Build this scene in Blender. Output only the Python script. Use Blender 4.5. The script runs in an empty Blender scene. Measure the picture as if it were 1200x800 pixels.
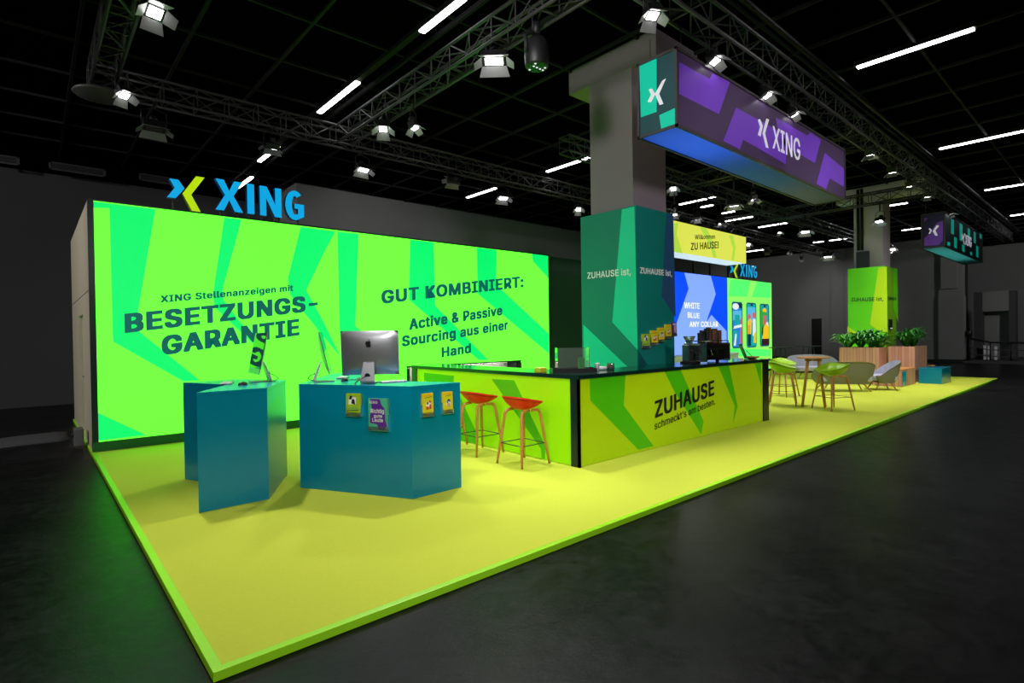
import bpy, bmesh, math, random
from mathutils import Vector, Matrix, Quaternion
random.seed(7)
S = bpy.context.scene
COL = S.collection
V = Vector
# ------------------------------------------------------------------ camera
CAM = V((-0.6287, -2.9165, 1.6))
F_PX, YAW, PITCH, ROLL = 640.99, 0.84946, -0.010438, -0.013885
fw = V((math.cos(YAW) * math.cos(PITCH), math.sin(YAW) * math.cos(PITCH), math.sin(PITCH)))
_r = V((math.sin(YAW), -math.cos(YAW), 0.0))
_u = _r.cross(fw)
rt = _r * math.cos(ROLL) + _u * math.sin(ROLL)
up = -_r * math.sin(ROLL) + _u * math.cos(ROLL)
cam_data = bpy.data.cameras.new('camera')
cam_data.sensor_width = 36.0
cam_data.lens = F_PX / 1200 * 36.0
cam_data.clip_end = 200
cam = bpy.data.objects.new('camera', cam_data)
COL.objects.link(cam)
cam.matrix_world = Matrix(((rt.x, up.x, -fw.x, CAM.x), (rt.y, up.y, -fw.y, CAM.y), (rt.z, up.z, -fw.z, CAM.z), (0, 0, 0, 1)))
S.camera = cam
# ------------------------------------------------------------------ world and exposure
w = bpy.data.worlds.new('hall_air'); S.world = w; w.use_nodes = True
w.node_tree.nodes['Background'].inputs[0].default_value = (0.9, 0.95, 1, 1)
w.node_tree.nodes['Background'].inputs[1].default_value = 0.006
S.view_settings.view_transform = 'Standard'
S.view_settings.look = 'None'
S.view_settings.exposure = 0.0
S.view_settings.gamma = 1.0
S.view_settings.use_curve_mapping = False
S.cycles.use_denoising = True
S.cycles.max_bounces = 6
S.cycles.sample_clamp_indirect = 4
SPOT_W = 475.0      # stage lamps
TUBE_E = 9.0        # fluorescent tubes
LENS_E = 14.0


def at(px, py, **k):
    """the point of a known plane (x=, y= or z=) seen at a pixel of the 1200x800 frame"""
    d = fw * F_PX + rt * (px - 600) + up * (400 - py)
    (a, v), = k.items()
    i = 'xyz'.index(a)
    return CAM + d * ((v - CAM[i]) / d[i])


def on(px, py, p0, n):
    d = fw * F_PX + rt * (px - 600) + up * (400 - py)
    return CAM + d * ((p0 - CAM).dot(n) / d.dot(n))


# ------------------------------------------------------------------ materials
def lin(c):
    return tuple((x / 255 / 12.92) if x / 255 <= 0.04045 else ((x / 255 + 0.055) / 1.055) ** 2.4 for x in c) + (1,)


MATS = {}


def mat(name, rgb, rough=0.5, metal=0.0, emit=0.0, noise=0.0, scale=8.0, bump=0.0, alpha=1.0, trans=0.0, spec=0.5, ecol=None, stretch=None):
    if name in MATS:
        return MATS[name]
    m = bpy.data.materials.new(name)
    m.use_nodes = True
    nt = m.node_tree
    b = nt.nodes['Principled BSDF']
    c = lin(rgb)
    b.inputs['Base Color'].default_value = c
    b.inputs['Roughness'].default_value = rough
    b.inputs['Metallic'].default_value = metal
    b.inputs['Specular IOR Level'].default_value = spec
    b.inputs['Transmission Weight'].default_value = trans
    b.inputs['Alpha'].default_value = alpha
    if emit > 0:
        b.inputs['Emission Color'].default_value = lin(ecol) if ecol else c
        b.inputs['Emission Strength'].default_value = emit
        if not ecol:
            b.inputs['Base Color'].default_value = tuple(x * 0.25 for x in c[:3]) + (1,)
    if noise > 0 or bump > 0:
        tc = nt.nodes.new('ShaderNodeTexCoord')
        mp = nt.nodes.new('ShaderNodeMapping')
        nt.links.new(tc.outputs['Object'], mp.inputs[0])
        if stretch:
            mp.inputs['Scale'].default_value = stretch
        nz = nt.nodes.new('ShaderNodeTexNoise')
        nz.inputs['Scale'].default_value = scale
        nz.inputs['Detail'].default_value = 6
        nz.inputs['Roughness'].default_value = 0.65
        nt.links.new(mp.outputs[0], nz.inputs['Vector'])
        if noise > 0:
            mx = nt.nodes.new('ShaderNodeMix'); mx.data_type = 'RGBA'
            mx.inputs['A'].default_value = tuple(x * (1 - noise) for x in c[:3]) + (1,)
            mx.inputs['B'].default_value = tuple(min(1, x * (1 + noise)) for x in c[:3]) + (1,)
            nt.links.new(nz.outputs['Fac'], mx.inputs['Factor'])
            nt.links.new(mx.outputs['Result'], b.inputs['Base Color'])
        if bump > 0:
            bp = nt.nodes.new('ShaderNodeBump')
            bp.inputs['Strength'].default_value = bump
            bp.inputs['Distance'].default_value = 0.01
            nt.links.new(nz.outputs['Fac'], bp.inputs['Height'])
            nt.links.new(bp.outputs[0], b.inputs['Normal'])
    MATS[name] = m
    return m


def wood(name, rgb, rgb2, scale=6.0, axis=(12, 12, 1), rough=0.5):
    if name in MATS:
        return MATS[name]
    m = bpy.data.materials.new(name); m.use_nodes = True
    nt = m.node_tree; b = nt.nodes['Principled BSDF']
    tc = nt.nodes.new('ShaderNodeTexCoord'); mp = nt.nodes.new('ShaderNodeMapping')
    mp.inputs['Scale'].default_value = axis
    nt.links.new(tc.outputs['Object'], mp.inputs[0])
    nz = nt.nodes.new('ShaderNodeTexNoise'); nz.inputs['Scale'].default_value = scale; nz.inputs['Detail'].default_value = 5
    nt.links.new(mp.outputs[0], nz.inputs['Vector'])
    cr = nt.nodes.new('ShaderNodeValToRGB')
    cr.color_ramp.elements[0].position = 0.35; cr.color_ramp.elements[0].color = lin(rgb2)
    cr.color_ramp.elements[1].position = 0.65; cr.color_ramp.elements[1].color = lin(rgb)
    nt.links.new(nz.outputs['Fac'], cr.inputs[0]); nt.links.new(cr.outputs[0], b.inputs['Base Color'])
    b.inputs['Roughness'].default_value = rough
    MATS[name] = m
    return m


def hall_floor_mat():
    m = bpy.data.materials.new('black_hall_floor'); m.use_nodes = True
    nt = m.node_tree; b = nt.nodes['Principled BSDF']
    tc = nt.nodes.new('ShaderNodeTexCoord')
    n1 = nt.nodes.new('ShaderNodeTexNoise'); n1.inputs['Scale'].default_value = 0.9; n1.inputs['Detail'].default_value = 8; n1.inputs['Roughness'].default_value = 0.7
    n2 = nt.nodes.new('ShaderNodeTexNoise'); n2.inputs['Scale'].default_value = 9; n2.inputs['Detail'].default_value = 8; n2.inputs['Roughness'].default_value = 0.75
    for n in (n1, n2):
        nt.links.new(tc.outputs['Object'], n.inputs['Vector'])
    mm = nt.nodes.new('ShaderNodeMath'); mm.operation = 'MULTIPLY'
    nt.links.new(n1.outputs['Fac'], mm.inputs[0]); nt.links.new(n2.outputs['Fac'], mm.inputs[1])
    cr = nt.nodes.new('ShaderNodeValToRGB')
    cr.color_ramp.elements[0].position = 0.2; cr.color_ramp.elements[0].color = (0.0015, 0.0015, 0.0016, 1)
    cr.color_ramp.elements[1].position = 0.42; cr.color_ramp.elements[1].color = (0.016, 0.016, 0.0165, 1)
    nt.links.new(mm.outputs[0], cr.inputs[0]); nt.links.new(cr.outputs[0], b.inputs['Base Color'])
    rr = nt.nodes.new('ShaderNodeMapRange'); rr.inputs['To Min'].default_value = 0.16; rr.inputs['To Max'].default_value = 0.55
    nt.links.new(n2.outputs['Fac'], rr.inputs['Value']); nt.links.new(rr.outputs[0], b.inputs['Roughness'])
    bp = nt.nodes.new('ShaderNodeBump'); bp.inputs['Strength'].default_value = 0.35; bp.inputs['Distance'].default_value = 0.01
    nt.links.new(n2.outputs['Fac'], bp.inputs['Height']); nt.links.new(bp.outputs[0], b.inputs['Normal'])
    b.inputs['Specular IOR Level'].default_value = 0.12
    # fine light scratches
    wv = nt.nodes.new('ShaderNodeTexVoronoi'); wv.feature = 'DISTANCE_TO_EDGE'; wv.inputs['Scale'].default_value = 0.7
    nt.links.new(n1.outputs['Color'], wv.inputs['Vector'])
    return m


# ------------------------------------------------------------------ mesh builder
class MB:
    def __init__(self):
        self.v, self.f, self.mi, self.sm, self.mats = [], [], [], [], []

    def _m(self, m):
        if m not in self.mats:
            self.mats.append(m)
        return self.mats.index(m)

    def face(self, pts, m, smooth=False):
        n = len(self.v)
        self.v += [tuple(p) for p in pts]
        self.f.append(list(range(n, n + len(pts)))); self.mi.append(self._m(m)); self.sm.append(smooth)
        return self

    def grid(self, rows, m, closed_u=False, closed_v=False, smooth=True):
        n = len(self.v); R = len(rows); C = len(rows[0])
        for r in rows:
            self.v += [tuple(p) for p in r]
        k = self._m(m)
        for i in range(R if closed_v else R - 1):
            for j in range(C if closed_u else C - 1):
                a = n + i * C + j; b = n + i * C + (j + 1) % C
                c = n + ((i + 1) % R) * C + (j + 1) % C; d = n + ((i + 1) % R) * C + j
                self.f.append([a, b, c, d]); self.mi.append(k); self.sm.append(smooth)
        return self

    def box(self, lo, hi, m, M=None, bev=0.0):
        x0, y0, z0 = lo; x1, y1, z1 = hi
        if bev > 0:
            bm = bmesh.new(); bmesh.ops.create_cube(bm, size=1)
            for q in bm.verts:
                q.co = V(((x0 + x1) / 2 + q.co.x * (x1 - x0), (y0 + y1) / 2 + q.co.y * (y1 - y0), (z0 + z1) / 2 + q.co.z * (z1 - z0)))
            bmesh.ops.bevel(bm, geom=bm.edges[:], offset=bev, segments=2, affect='EDGES', profile=0.6)
            n = len(self.v); bm.verts.ensure_lookup_table()
            self.v += [tuple(M @ q.co if M else q.co) for q in bm.verts]
            for f in bm.faces:
                self.f.append([n + q.index for q in f.verts]); self.mi.append(self._m(m)); self.sm.append(False)
            bm.free(); return self
        p = [V(q) for q in ((x0, y0, z0), (x1, y0, z0), (x1, y1, z0), (x0, y1, z0), (x0, y0, z1), (x1, y0, z1), (x1, y1, z1), (x0, y1, z1))]
        if M:
            p = [M @ q for q in p]
        n = len(self.v); self.v += [tuple(q) for q in p]
        for f in ((0, 3, 2, 1), (4, 5, 6, 7), (0, 1, 5, 4), (1, 2, 6, 5), (2, 3, 7, 6), (3, 0, 4, 7)):
            self.f.append([n + i for i in f]); self.mi.append(self._m(m)); self.sm.append(False)
        return self

    def prism(self, poly, z0, z1, m, mtop=None):
        lo = [(x, y, z0) for x, y in poly]; hi = [(x, y, z1) for x, y in poly]
        self.face(lo[::-1], m); self.face(hi, mtop or m)
        for i in range(len(poly)):
            j = (i + 1) % len(poly)
            self.face([lo[i], lo[j], hi[j], hi[i]], m)
        return self

    def slab(self, pts, off, m, mside=None):
        """a flat polygon in space, thickened by the vector off"""
        a = [V(p) for p in pts]; b = [p + off for p in a]
        self.face(a, m); self.face(b[::-1], m)
        for i in range(len(a)):
            j = (i + 1) % len(a)
            self.face([a[i], b[i], b[j], a[j]], mside or m)
        return self

    def tube(self, pts, r, m, seg=8, caps=True):
        pts = [V(p) for p in pts]
        rs = r if isinstance(r, (list, tuple)) else [r] * len(pts)
        rows = []; prev = None
        for i, p in enumerate(pts):
            d = (pts[min(i + 1, len(pts) - 1)] - pts[max(i - 1, 0)]).normalized()
            if prev is None:
                a = V((0, 0, 1)) if abs(d.z) < 0.9 else V((1, 0, 0))
                n = d.cross(a).normalized()
            else:
                n = (prev - d * prev.dot(d)).normalized()
            prev = n; b = d.cross(n)
            rows.append([p + n * (math.cos(t) * rs[i]) + b * (math.sin(t) * rs[i]) for t in [2 * math.pi * k / seg for k in range(seg)]])
        self.grid(rows, m, closed_u=True)
        if caps:
            self.face(rows[0][::-1], m); self.face(rows[-1], m)
        return self

    def lathe(self, prof, m, seg=20, M=None, caps=True):
        rows = []
        for r, z in prof:
            row = [V((math.cos(2 * math.pi * k / seg) * r, math.sin(2 * math.pi * k / seg) * r, z)) for k in range(seg)]
            rows.append([M @ q for q in row] if M else row)
        self.grid(rows, m, closed_u=True)
        if caps:
            self.face(rows[0][::-1], m); self.face(rows[-1], m)
        return self

    def build(self, name, parent=None, loc=None):
        me = bpy.data.meshes.new(name)
        me.from_pydata(self.v, [], self.f)
        for m in self.mats:
            me.materials.append(m)
        me.polygons.foreach_set('material_index', self.mi)
        me.polygons.foreach_set('use_smooth', self.sm)
        me.update()
        bm = bmesh.new(); bm.from_mesh(me)
        bmesh.ops.remove_doubles(bm, verts=bm.verts, dist=1e-5)
        bm.to_mesh(me); bm.free()
        o = bpy.data.objects.new(name, me); COL.objects.link(o)
        if parent:
            o.parent = parent
        if loc is not None:
            o.location = loc
        return o


def tag(o, label=None, cat=None, group=None, kind=None):
    if label: o['label'] = label
    if cat: o['category'] = cat
    if group: o['group'] = group
    if kind: o['kind'] = kind
    return o


def thing(name, label, cat, loc=(0, 0, 0), rz=0.0, group=None):
    o = bpy.data.objects.new(name, None); COL.objects.link(o)
    o.empty_display_size = 0.1
    o.location = loc; o.rotation_euler = (0, 0, rz)
    return tag(o, label, cat, group)


def struct(o, label=None):
    o['kind'] = 'structure'
    if label: o['label'] = label
    return o


def dup(root, loc, rz, label, group=None):
    r = root.copy(); COL.objects.link(r); r.location = loc; r.rotation_euler = (0, 0, rz); r['label'] = label
    if group: r['group'] = group
    for ch in list(root.children):
        c = ch.copy(); COL.objects.link(c); c.parent = r
        for g in list(ch.children):
            d = g.copy(); COL.objects.link(d); d.parent = c
    return r


# ------------------------------------------------------------------ lettering
GLYPHS = {
    '!': (196, ['67,160 63,509 132,509 128,160', '98,-4 86,-3 75,1 66,9 58,18 54,29 52,41 54,53 58,64 66,73 75,80 86,85 98,86 110,85 121,80 130,73 138,64 142,53 143,41 142,29 138,18 130,9 121,1 110,-3']),
    '&': (448, ['197,-7 165,-5 136,1 110,12 88,26 69,42 54,62 43,84 36,108 34,133 36,154 40,173 47,189 58,205 70,220 85,235 140,279 216,335 237,352 255,375 259,384 261,394 262,405 260,420 255,434 245,445 233,454 219,459 201,461 189,460 178,457 168,453 159,447 151,440 145,431 141,421 138,411 137,399 138,386 141,375 145,363 169,327 204,284 438,0 364,0 171,231 121,293 108,310 96,327 87,344 81,361 77,379 75,398 77,420 82,440 91,458 102,474 117,488 134,499 154,507 176,512 200,513 224,512 246,507 266,499 283,488 297,475 308,459 317,442 322,424 324,404 323,389 320,375 315,362 309,349 301,336 291,325 256,293 154,217 135,202 121,188 110,174 103,161 98,146 97,131 98,115 102,101 109,87 118,76 130,66 143,57 158,51 175,48 193,46 213,48 232,52 251,59 269,69 286,81 301,95 315,112 327,131 336,151 343,174 348,198 349,224 408,224 406,194 403,167 397,144 389,124 380,107 371,92 345,62 333,47 315,30 294,17 271,7 246,-1 221,-5']),
    "'": (206, ['78,318 70,509 136,509 128,318']),
    ',': (188, ['38,-119 68,71 137,71 84,-119']),
    '-': (453, ['337,244 337,188 114,188 114,244']),
    '.': (188, ['95,-4 83,-3 73,1 63,9 55,18 51,29 50,41 51,53 55,64 63,73 73,81 83,85 95,87 107,85 118,81 128,73 135,64 140,53 141,41 140,29 135,18 128,9 118,1 107,-3']),
    ':': (188, ['95,-4 83,-3 73,1 63,9 55,18 51,29 50,41 51,53 55,64 63,73 73,81 83,85 95,87 107,85 118,81 128,73 135,64 140,53 141,41 140,29 135,18 128,9 118,1 107,-3', '95,271 83,272 73,277 63,284 55,294 51,304 50,316 51,328 55,339 63,349 73,356 83,360 95,362 107,360 118,356 128,349 135,339 140,328 141,316 140,304 135,294 128,284 118,277 107,272']),
    'A': (480, ['16,0 201,509 276,509 463,0 395,0 287,302 264,372 232,478 245,478 213,371 191,302 85,0', '110,142 110,199 370,199 370,142']),
    'B': (456, ['60,0 60,509 241,509 274,507 304,501 329,491 350,477 367,461 381,442 390,421 396,398 398,374 397,353 393,336 387,320 378,307 368,295 356,286 343,278 329,272 315,267 315,262 331,260 347,254 363,245 378,234 391,220 402,203 411,184 416,161 418,136 416,111 410,88 400,67 386,48 368,31 344,18 317,8 284,2 247,0', '125,57 245,57 281,60 309,67 330,80 344,96 353,115 355,137 354,153 350,169 342,184 333,197 320,209 306,218 289,225 269,229 248,231 125,231', '125,285 238,285 256,287 273,290 288,296 302,304 314,314 323,326 330,340 335,355 336,372 333,393 326,412 313,429 294,442 270,449 240,452 125,452']),
    'C': (510, ['267,-7 225,-3 186,7 150,25 119,49 92,79 70,115 53,157 44,203 40,254 44,305 53,352 70,393 92,429 119,459 150,484 186,501 225,512 267,516 293,514 317,511 340,504 362,496 383,485 402,471 419,456 435,438 448,418 459,397 467,373 473,348 408,348 404,365 397,380 389,395 380,407 369,418 357,428 344,437 330,444 315,449 300,453 284,455 267,456 237,453 209,445 184,432 161,414 141,391 125,364 113,332 106,295 103,254 106,213 113,177 125,145 141,117 161,94 184,76 210,63 237,56 267,53 284,54 300,56 315,60 330,65 344,72 357,81 369,90 380,102 389,114 397,128 404,144 408,160 473,160 467,135 459,112 448,91 435,71 420,53 402,38 383,24 363,13 341,5 317,-2 293,-6']),
    'E': (419, ['60,0 60,509 372,509 372,452 125,452 125,286 355,286 355,229 125,229 125,57 375,57 375,0']),
    'G': (520, ['269,-7 225,-3 185,7 149,25 118,49 91,79 69,116 53,157 43,203 40,254 43,305 53,352 69,393 91,429 117,459 149,484 184,501 223,512 265,516 291,514 316,510 340,504 363,494 384,483 403,469 421,453 436,436 449,416 460,395 468,373 474,349 408,349 402,365 395,379 387,393 378,406 368,417 356,427 344,436 330,443 315,448 300,453 283,455 265,456 236,453 209,445 183,432 160,414 141,392 125,364 113,332 106,295 103,254 106,213 113,177 125,145 141,117 161,95 184,76 210,63 238,56 269,53 296,55 322,61 345,71 365,85 382,102 396,123 407,147 413,173 415,202 434,199 283,199 283,256 478,256 478,200 475,160 466,124 451,91 431,62 406,38 377,19 344,5 308,-4']),
    'H': (517, ['60,0 60,509 125,509 125,289 392,289 392,509 457,509 457,0 392,0 392,232 125,232 125,0']),
    'I': (300, ['31,0 31,57 118,57 118,452 31,452 31,509 269,509 269,452 183,452 183,57 269,57 269,0']),
    'K': (467, ['104,145 104,216 139,261 174,303 212,344 364,509 448,509 231,276 228,276', '60,0 60,509 125,509 125,334 124,225 125,193 125,0', '372,0 188,259 228,309 449,0']),
    'L': (393, ['60,0 60,509 125,509 125,57 361,57 361,0']),
    'M': (628, ['60,0 60,509 152,509 277,187 287,159 299,123 311,84 322,49 307,49 318,83 330,121 342,158 352,187 476,509 568,509 568,0 504,0 504,291 504,327 505,369 506,413 507,457 513,457 498,409 482,363 467,322 456,291 342,0 286,0 170,291 159,321 145,361 129,408 112,457 119,457 120,416 121,372 122,328 122,291 122,0']),
    'N': (523, ['60,0 60,509 136,509 343,183 363,151 388,107 414,55 405,54 401,108 399,157 399,195 399,509 463,509 463,0 387,0 202,290 177,331 148,381 108,452 119,454 122,384 124,328 125,291 125,0']),
    'O': (533, ['267,-7 225,-3 186,7 150,25 119,49 92,79 70,115 53,157 44,203 40,254 44,305 53,352 70,393 92,429 119,459 150,484 186,501 225,512 267,516 309,512 348,501 384,484 415,459 442,429 464,393 480,352 490,305 493,254 490,203 480,157 464,115 442,79 415,49 384,25 348,7 309,-3', '267,53 296,55 324,63 349,76 372,94 392,116 408,144 420,176 428,213 430,254 428,295 420,332 408,365 392,392 372,415 349,433 324,446 296,453 267,456 237,453 210,445 184,433 161,415 142,392 125,364 113,332 106,295 103,254 106,213 113,176 125,144 142,117 161,94 184,76 210,63 237,55']),
    'P': (445, ['60,0 60,509 235,509 272,506 305,499 332,487 356,471 375,452 390,430 400,404 407,377 409,348 407,318 400,291 390,265 375,243 356,223 332,207 305,195 272,188 235,186 109,186 109,242 233,242 257,244 279,248 297,256 312,266 324,279 333,294 339,310 343,328 344,348 343,367 339,385 333,402 324,416 312,428 297,439 279,446 257,451 232,452 125,452 125,0']),
    'R': (449, ['60,0 60,509 236,509 273,506 305,500 333,489 356,473 376,455 390,433 401,408 407,381 409,352 407,323 401,296 390,271 376,250 356,232 333,217 305,206 273,200 236,198 96,198 96,255 234,255 258,256 280,260 298,267 313,276 325,287 334,300 340,316 344,333 345,352 344,371 340,389 334,405 325,419 313,430 298,440 279,446 258,451 233,452 125,452 125,0', '353,0 230,229 303,229 428,0']),
    'S': (447, ['224,-9 188,-7 156,-1 128,9 102,23 81,40 64,60 51,83 42,109 38,137 104,137 108,118 114,102 123,88 136,76 150,66 166,59 185,53 204,50 224,49 246,50 267,54 286,60 303,69 317,79 329,92 338,106 344,122 346,139 344,154 340,168 332,179 322,189 310,197 296,205 245,222 184,239 145,253 112,269 86,289 67,313 56,341 52,372 54,400 62,425 75,448 92,468 113,484 138,498 165,508 195,514 227,516 259,514 289,508 316,498 340,484 360,468 377,449 390,427 398,403 401,378 337,378 332,402 320,421 302,437 280,449 254,456 225,459 204,457 185,454 167,448 152,440 139,430 129,418 121,405 117,391 115,376 117,359 122,345 131,334 142,324 155,315 169,308 212,293 264,279 312,264 328,256 344,248 359,238 372,226 384,213 395,198 402,180 407,161 408,139 406,112 399,87 386,64 370,43 349,25 323,11 294,0 261,-7']),
    'T': (449, ['32,452 32,509 417,509 417,452 257,452 257,0 193,0 193,452']),
    'U': (517, ['259,-8 220,-6 186,2 154,15 126,33 103,55 85,80 71,108 63,140 60,173 60,509 124,509 124,178 126,155 132,133 141,113 153,95 169,80 187,68 208,59 232,53 259,52 285,53 309,59 331,68 349,80 364,95 377,113 385,133 391,155 393,178 393,509 457,509 457,173 454,140 446,108 433,80 414,55 391,33 363,15 332,2 297,-6']),
    'W': (686, ['155,0 16,509 82,509 163,196 175,145 187,94 197,40 189,40 200,94 211,145 224,196 306,509 380,509 462,196 474,145 486,94 497,40 488,40 499,94 510,145 523,196 603,509 670,509 530,0 455,0 368,323 351,391 336,475 350,475 335,395 318,323 230,0']),
    'X': (474, ['18,0 217,284 217,236 29,509 104,509 178,400 204,361 223,329 243,292 232,292 252,329 272,361 298,400 374,509 446,509 259,239 259,287 456,0 382,0 292,129 268,165 250,195 230,231 244,231 225,196 206,166 182,129 91,0']),
    'Y': (472, ['203,0 203,208 16,509 91,509 192,344 222,292 250,230 224,230 251,293 280,344 381,509 455,509 268,208 268,0']),
    'Z': (438, ['42,0 42,46 273,385 306,431 341,476 348,454 285,452 223,452 40,452 40,509 397,509 397,462 169,129 134,81 97,33 90,54 152,57 214,57 399,57 399,0']),
    'a': (389, ['160,-9 137,-7 115,-3 94,5 76,15 60,29 48,45 38,63 32,84 30,108 32,128 36,146 43,161 53,174 64,184 78,193 92,200 108,206 125,211 178,220 234,227 247,229 257,231 265,235 271,240 274,246 276,255 276,257 275,272 272,285 267,297 260,307 251,315 240,322 227,327 212,330 196,331 178,330 163,327 149,322 137,316 127,309 118,301 110,292 104,283 100,274 41,291 51,313 64,331 79,346 95,358 114,368 133,375 153,380 173,383 194,384 239,379 255,375 271,369 286,360 300,350 312,336 322,320 330,301 335,278 337,251 337,0 277,0 277,52 272,52 252,25 242,16 229,8 215,1 199,-4 181,-7', '170,45 192,47 211,51 228,59 242,68 254,80 263,93 270,108 274,122 276,138 276,190 259,182 231,176 200,171 175,168 134,159 122,153 112,147 103,139 97,130 93,118 92,105 93,93 96,82 102,72 109,64 119,57 130,52 142,48 156,46']),
    'b': (424, ['229,-8 208,-7 189,-3 172,4 159,12 147,21 138,31 118,59 112,59 112,0 53,0 53,509 114,509 114,319 118,319 137,346 147,355 158,364 171,373 188,379 207,383 229,384 259,382 287,374 313,361 335,342 354,320 370,293 381,261 388,227 390,189 388,151 381,116 370,84 355,57 336,34 313,16 288,3 260,-6', '220,47 242,49 262,55 279,66 294,80 306,97 316,117 323,139 327,163 328,189 327,215 323,239 316,261 307,281 295,298 280,311 262,322 243,328 220,330 198,328 178,322 161,312 147,299 134,282 125,263 118,241 114,216 113,189 114,162 118,138 125,115 135,95 147,78 162,65 179,55 198,49']),
    'c': (396, ['207,-8 174,-5 144,3 117,16 93,35 72,58 56,85 44,116 37,150 34,187 37,225 44,260 56,291 72,318 93,341 117,360 144,374 174,382 207,384 226,384 243,381 260,377 276,371 291,364 305,356 318,346 330,335 340,322 349,308 356,293 362,277 303,262 290,289 270,311 242,325 207,330 184,328 163,321 145,310 130,296 118,278 108,258 102,236 98,212 96,187 98,163 102,139 108,117 118,97 130,80 145,66 163,55 184,49 207,46 243,52 271,66 292,89 304,117 363,102 357,86 350,70 341,56 331,43 319,32 306,21 292,12 277,5 261,-1 244,-5 226,-7']),
    'd': (424, ['195,-8 165,-6 137,3 111,16 89,34 70,57 55,84 43,116 36,151 34,189 36,227 43,261 55,293 70,320 89,342 112,361 137,374 165,382 196,384 218,383 237,379 253,373 267,364 278,355 287,346 306,319 311,319 311,509 372,509 372,0 313,0 313,59 307,59 287,31 277,21 266,12 252,4 236,-3 217,-7', '205,47 226,49 246,55 263,65 278,78 290,95 299,115 306,138 310,162 312,189 310,216 306,241 300,263 290,282 278,299 263,312 246,322 227,328 205,330 182,328 162,322 145,311 130,298 118,281 108,261 102,239 98,215 96,189 98,163 102,139 109,117 118,97 130,80 145,66 162,55 182,49']),
    'e': (404, ['212,-8 177,-5 145,3 117,16 92,35 72,58 56,85 44,116 37,150 34,187 36,224 44,258 55,290 71,317 91,340 115,359 142,373 172,382 205,384 226,383 246,380 266,374 285,366 303,355 319,341 334,324 347,305 357,282 365,256 370,227 371,194 371,169 75,169 75,221 338,221 310,202 308,226 304,248 298,269 288,286 277,301 263,314 246,323 227,328 205,330 183,328 164,323 146,313 131,301 119,286 109,270 102,251 97,231 96,211 96,178 98,151 102,127 110,106 121,88 135,73 151,61 169,53 190,48 212,46 227,47 241,49 254,53 265,58 276,65 285,73 294,82 300,93 306,105 365,91 358,72 348,55 335,39 320,26 302,14 283,4 261,-3 237,-7']),
    'g': (425, ['207,-151 180,-149 156,-146 134,-140 114,-132 97,-122 82,-110 70,-97 59,-84 51,-69 101,-41 122,-66 131,-74 142,-82 154,-88 169,-93 187,-96 207,-97 236,-95 261,-87 282,-75 298,-58 308,-34 311,-6 311,68 306,68 287,41 277,32 266,23 252,16 236,10 217,6 195,5 165,7 138,14 113,27 90,43 71,65 55,90 43,120 36,154 34,191 36,229 43,263 55,293 71,320 90,342 112,361 138,374 166,382 196,384 218,383 237,379 253,373 267,365 279,356 288,346 308,319 313,319 313,379 372,379 372,-9 370,-40 363,-67 350,-90 334,-109 314,-124 291,-136 265,-144 237,-149', '205,59 227,61 246,66 264,75 278,87 290,103 300,121 307,142 311,166 312,193 311,219 307,242 300,264 291,283 279,299 264,312 247,322 227,328 205,330 182,328 163,322 145,312 130,298 118,282 109,262 102,241 98,218 96,193 98,167 102,144 109,123 118,104 131,88 145,76 163,66 183,61']),
    'h': (410, ['114,227 114,0 53,0 53,509 114,509 114,287 102,287 116,319 132,344 152,362 175,374 200,382 227,384 252,383 275,377 295,369 313,356 328,340 341,321 350,298 355,271 357,240 357,0 296,0 296,235 293,263 286,286 273,304 256,318 235,326 210,329 192,328 176,324 161,317 147,308 136,297 126,283 119,266 115,248']),
    'i': (167, ['53,0 53,379 114,379 114,0', '84,443 73,444 63,448 54,455 47,463 43,472 41,483 43,494 47,504 54,512 63,518 73,522 84,524 95,522 105,518 114,512 121,504 125,494 126,483 125,472 121,463 114,455 105,448 95,444']),
    'k': (381, ['110,137 110,212 121,212 284,379 360,379 184,199 177,199', '53,0 53,509 114,509 114,0', '294,0 148,186 191,229 372,0']),
    'l': (189, ['139,-2 112,0 91,8 74,20 62,37 55,59 53,84 53,509 114,509 114,99 114,83 117,71 120,62 126,57 135,53 146,52 160,53 170,54 181,3 162,-1']),
    'm': (610, ['53,0 53,379 112,379 112,295 108,295 114,314 122,331 132,346 144,358 158,368 172,376 187,382 203,385 219,386 245,383 268,375 287,361 303,342 314,320 321,295 312,295 318,312 326,329 337,343 350,356 364,366 381,375 398,381 417,385 437,386 458,385 478,380 497,372 514,361 529,346 541,328 550,307 555,283 557,255 557,0 496,0 496,254 493,279 485,298 473,313 456,323 438,329 419,330 402,329 387,326 374,320 363,312 353,302 345,290 340,277 336,263 335,247 335,0 274,0 274,260 272,280 265,297 253,311 238,322 220,328 199,330 185,329 171,326 158,320 145,312 135,302 126,289 119,274 115,257 114,238 114,0']),
    'n': (410, ['114,227 114,0 53,0 53,379 112,379 112,287 102,287 116,319 132,344 152,362 175,374 200,382 227,384 252,383 275,377 295,369 313,356 328,340 341,321 350,298 355,271 357,240 357,0 296,0 296,235 293,263 286,286 273,304 256,318 235,326 210,329 192,328 176,324 161,317 147,308 136,297 126,283 119,266 115,248']),
    'o': (415, ['207,-8 174,-5 144,3 117,16 93,35 72,58 56,85 44,116 37,150 34,187 37,225 44,260 56,291 72,318 93,341 117,360 144,374 174,382 207,384 241,382 271,374 299,360 323,341 343,318 359,291 371,260 379,225 381,187 379,150 371,116 359,85 343,58 323,35 299,16 271,3 241,-5', '207,46 231,49 252,55 270,66 285,80 298,97 307,117 314,139 318,163 319,187 318,212 314,236 307,258 298,278 285,296 270,310 252,321 231,328 207,330 184,328 163,321 145,310 130,296 118,278 108,258 102,236 98,212 96,187 98,163 102,139 108,117 118,97 130,80 145,66 163,55 184,49']),
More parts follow.
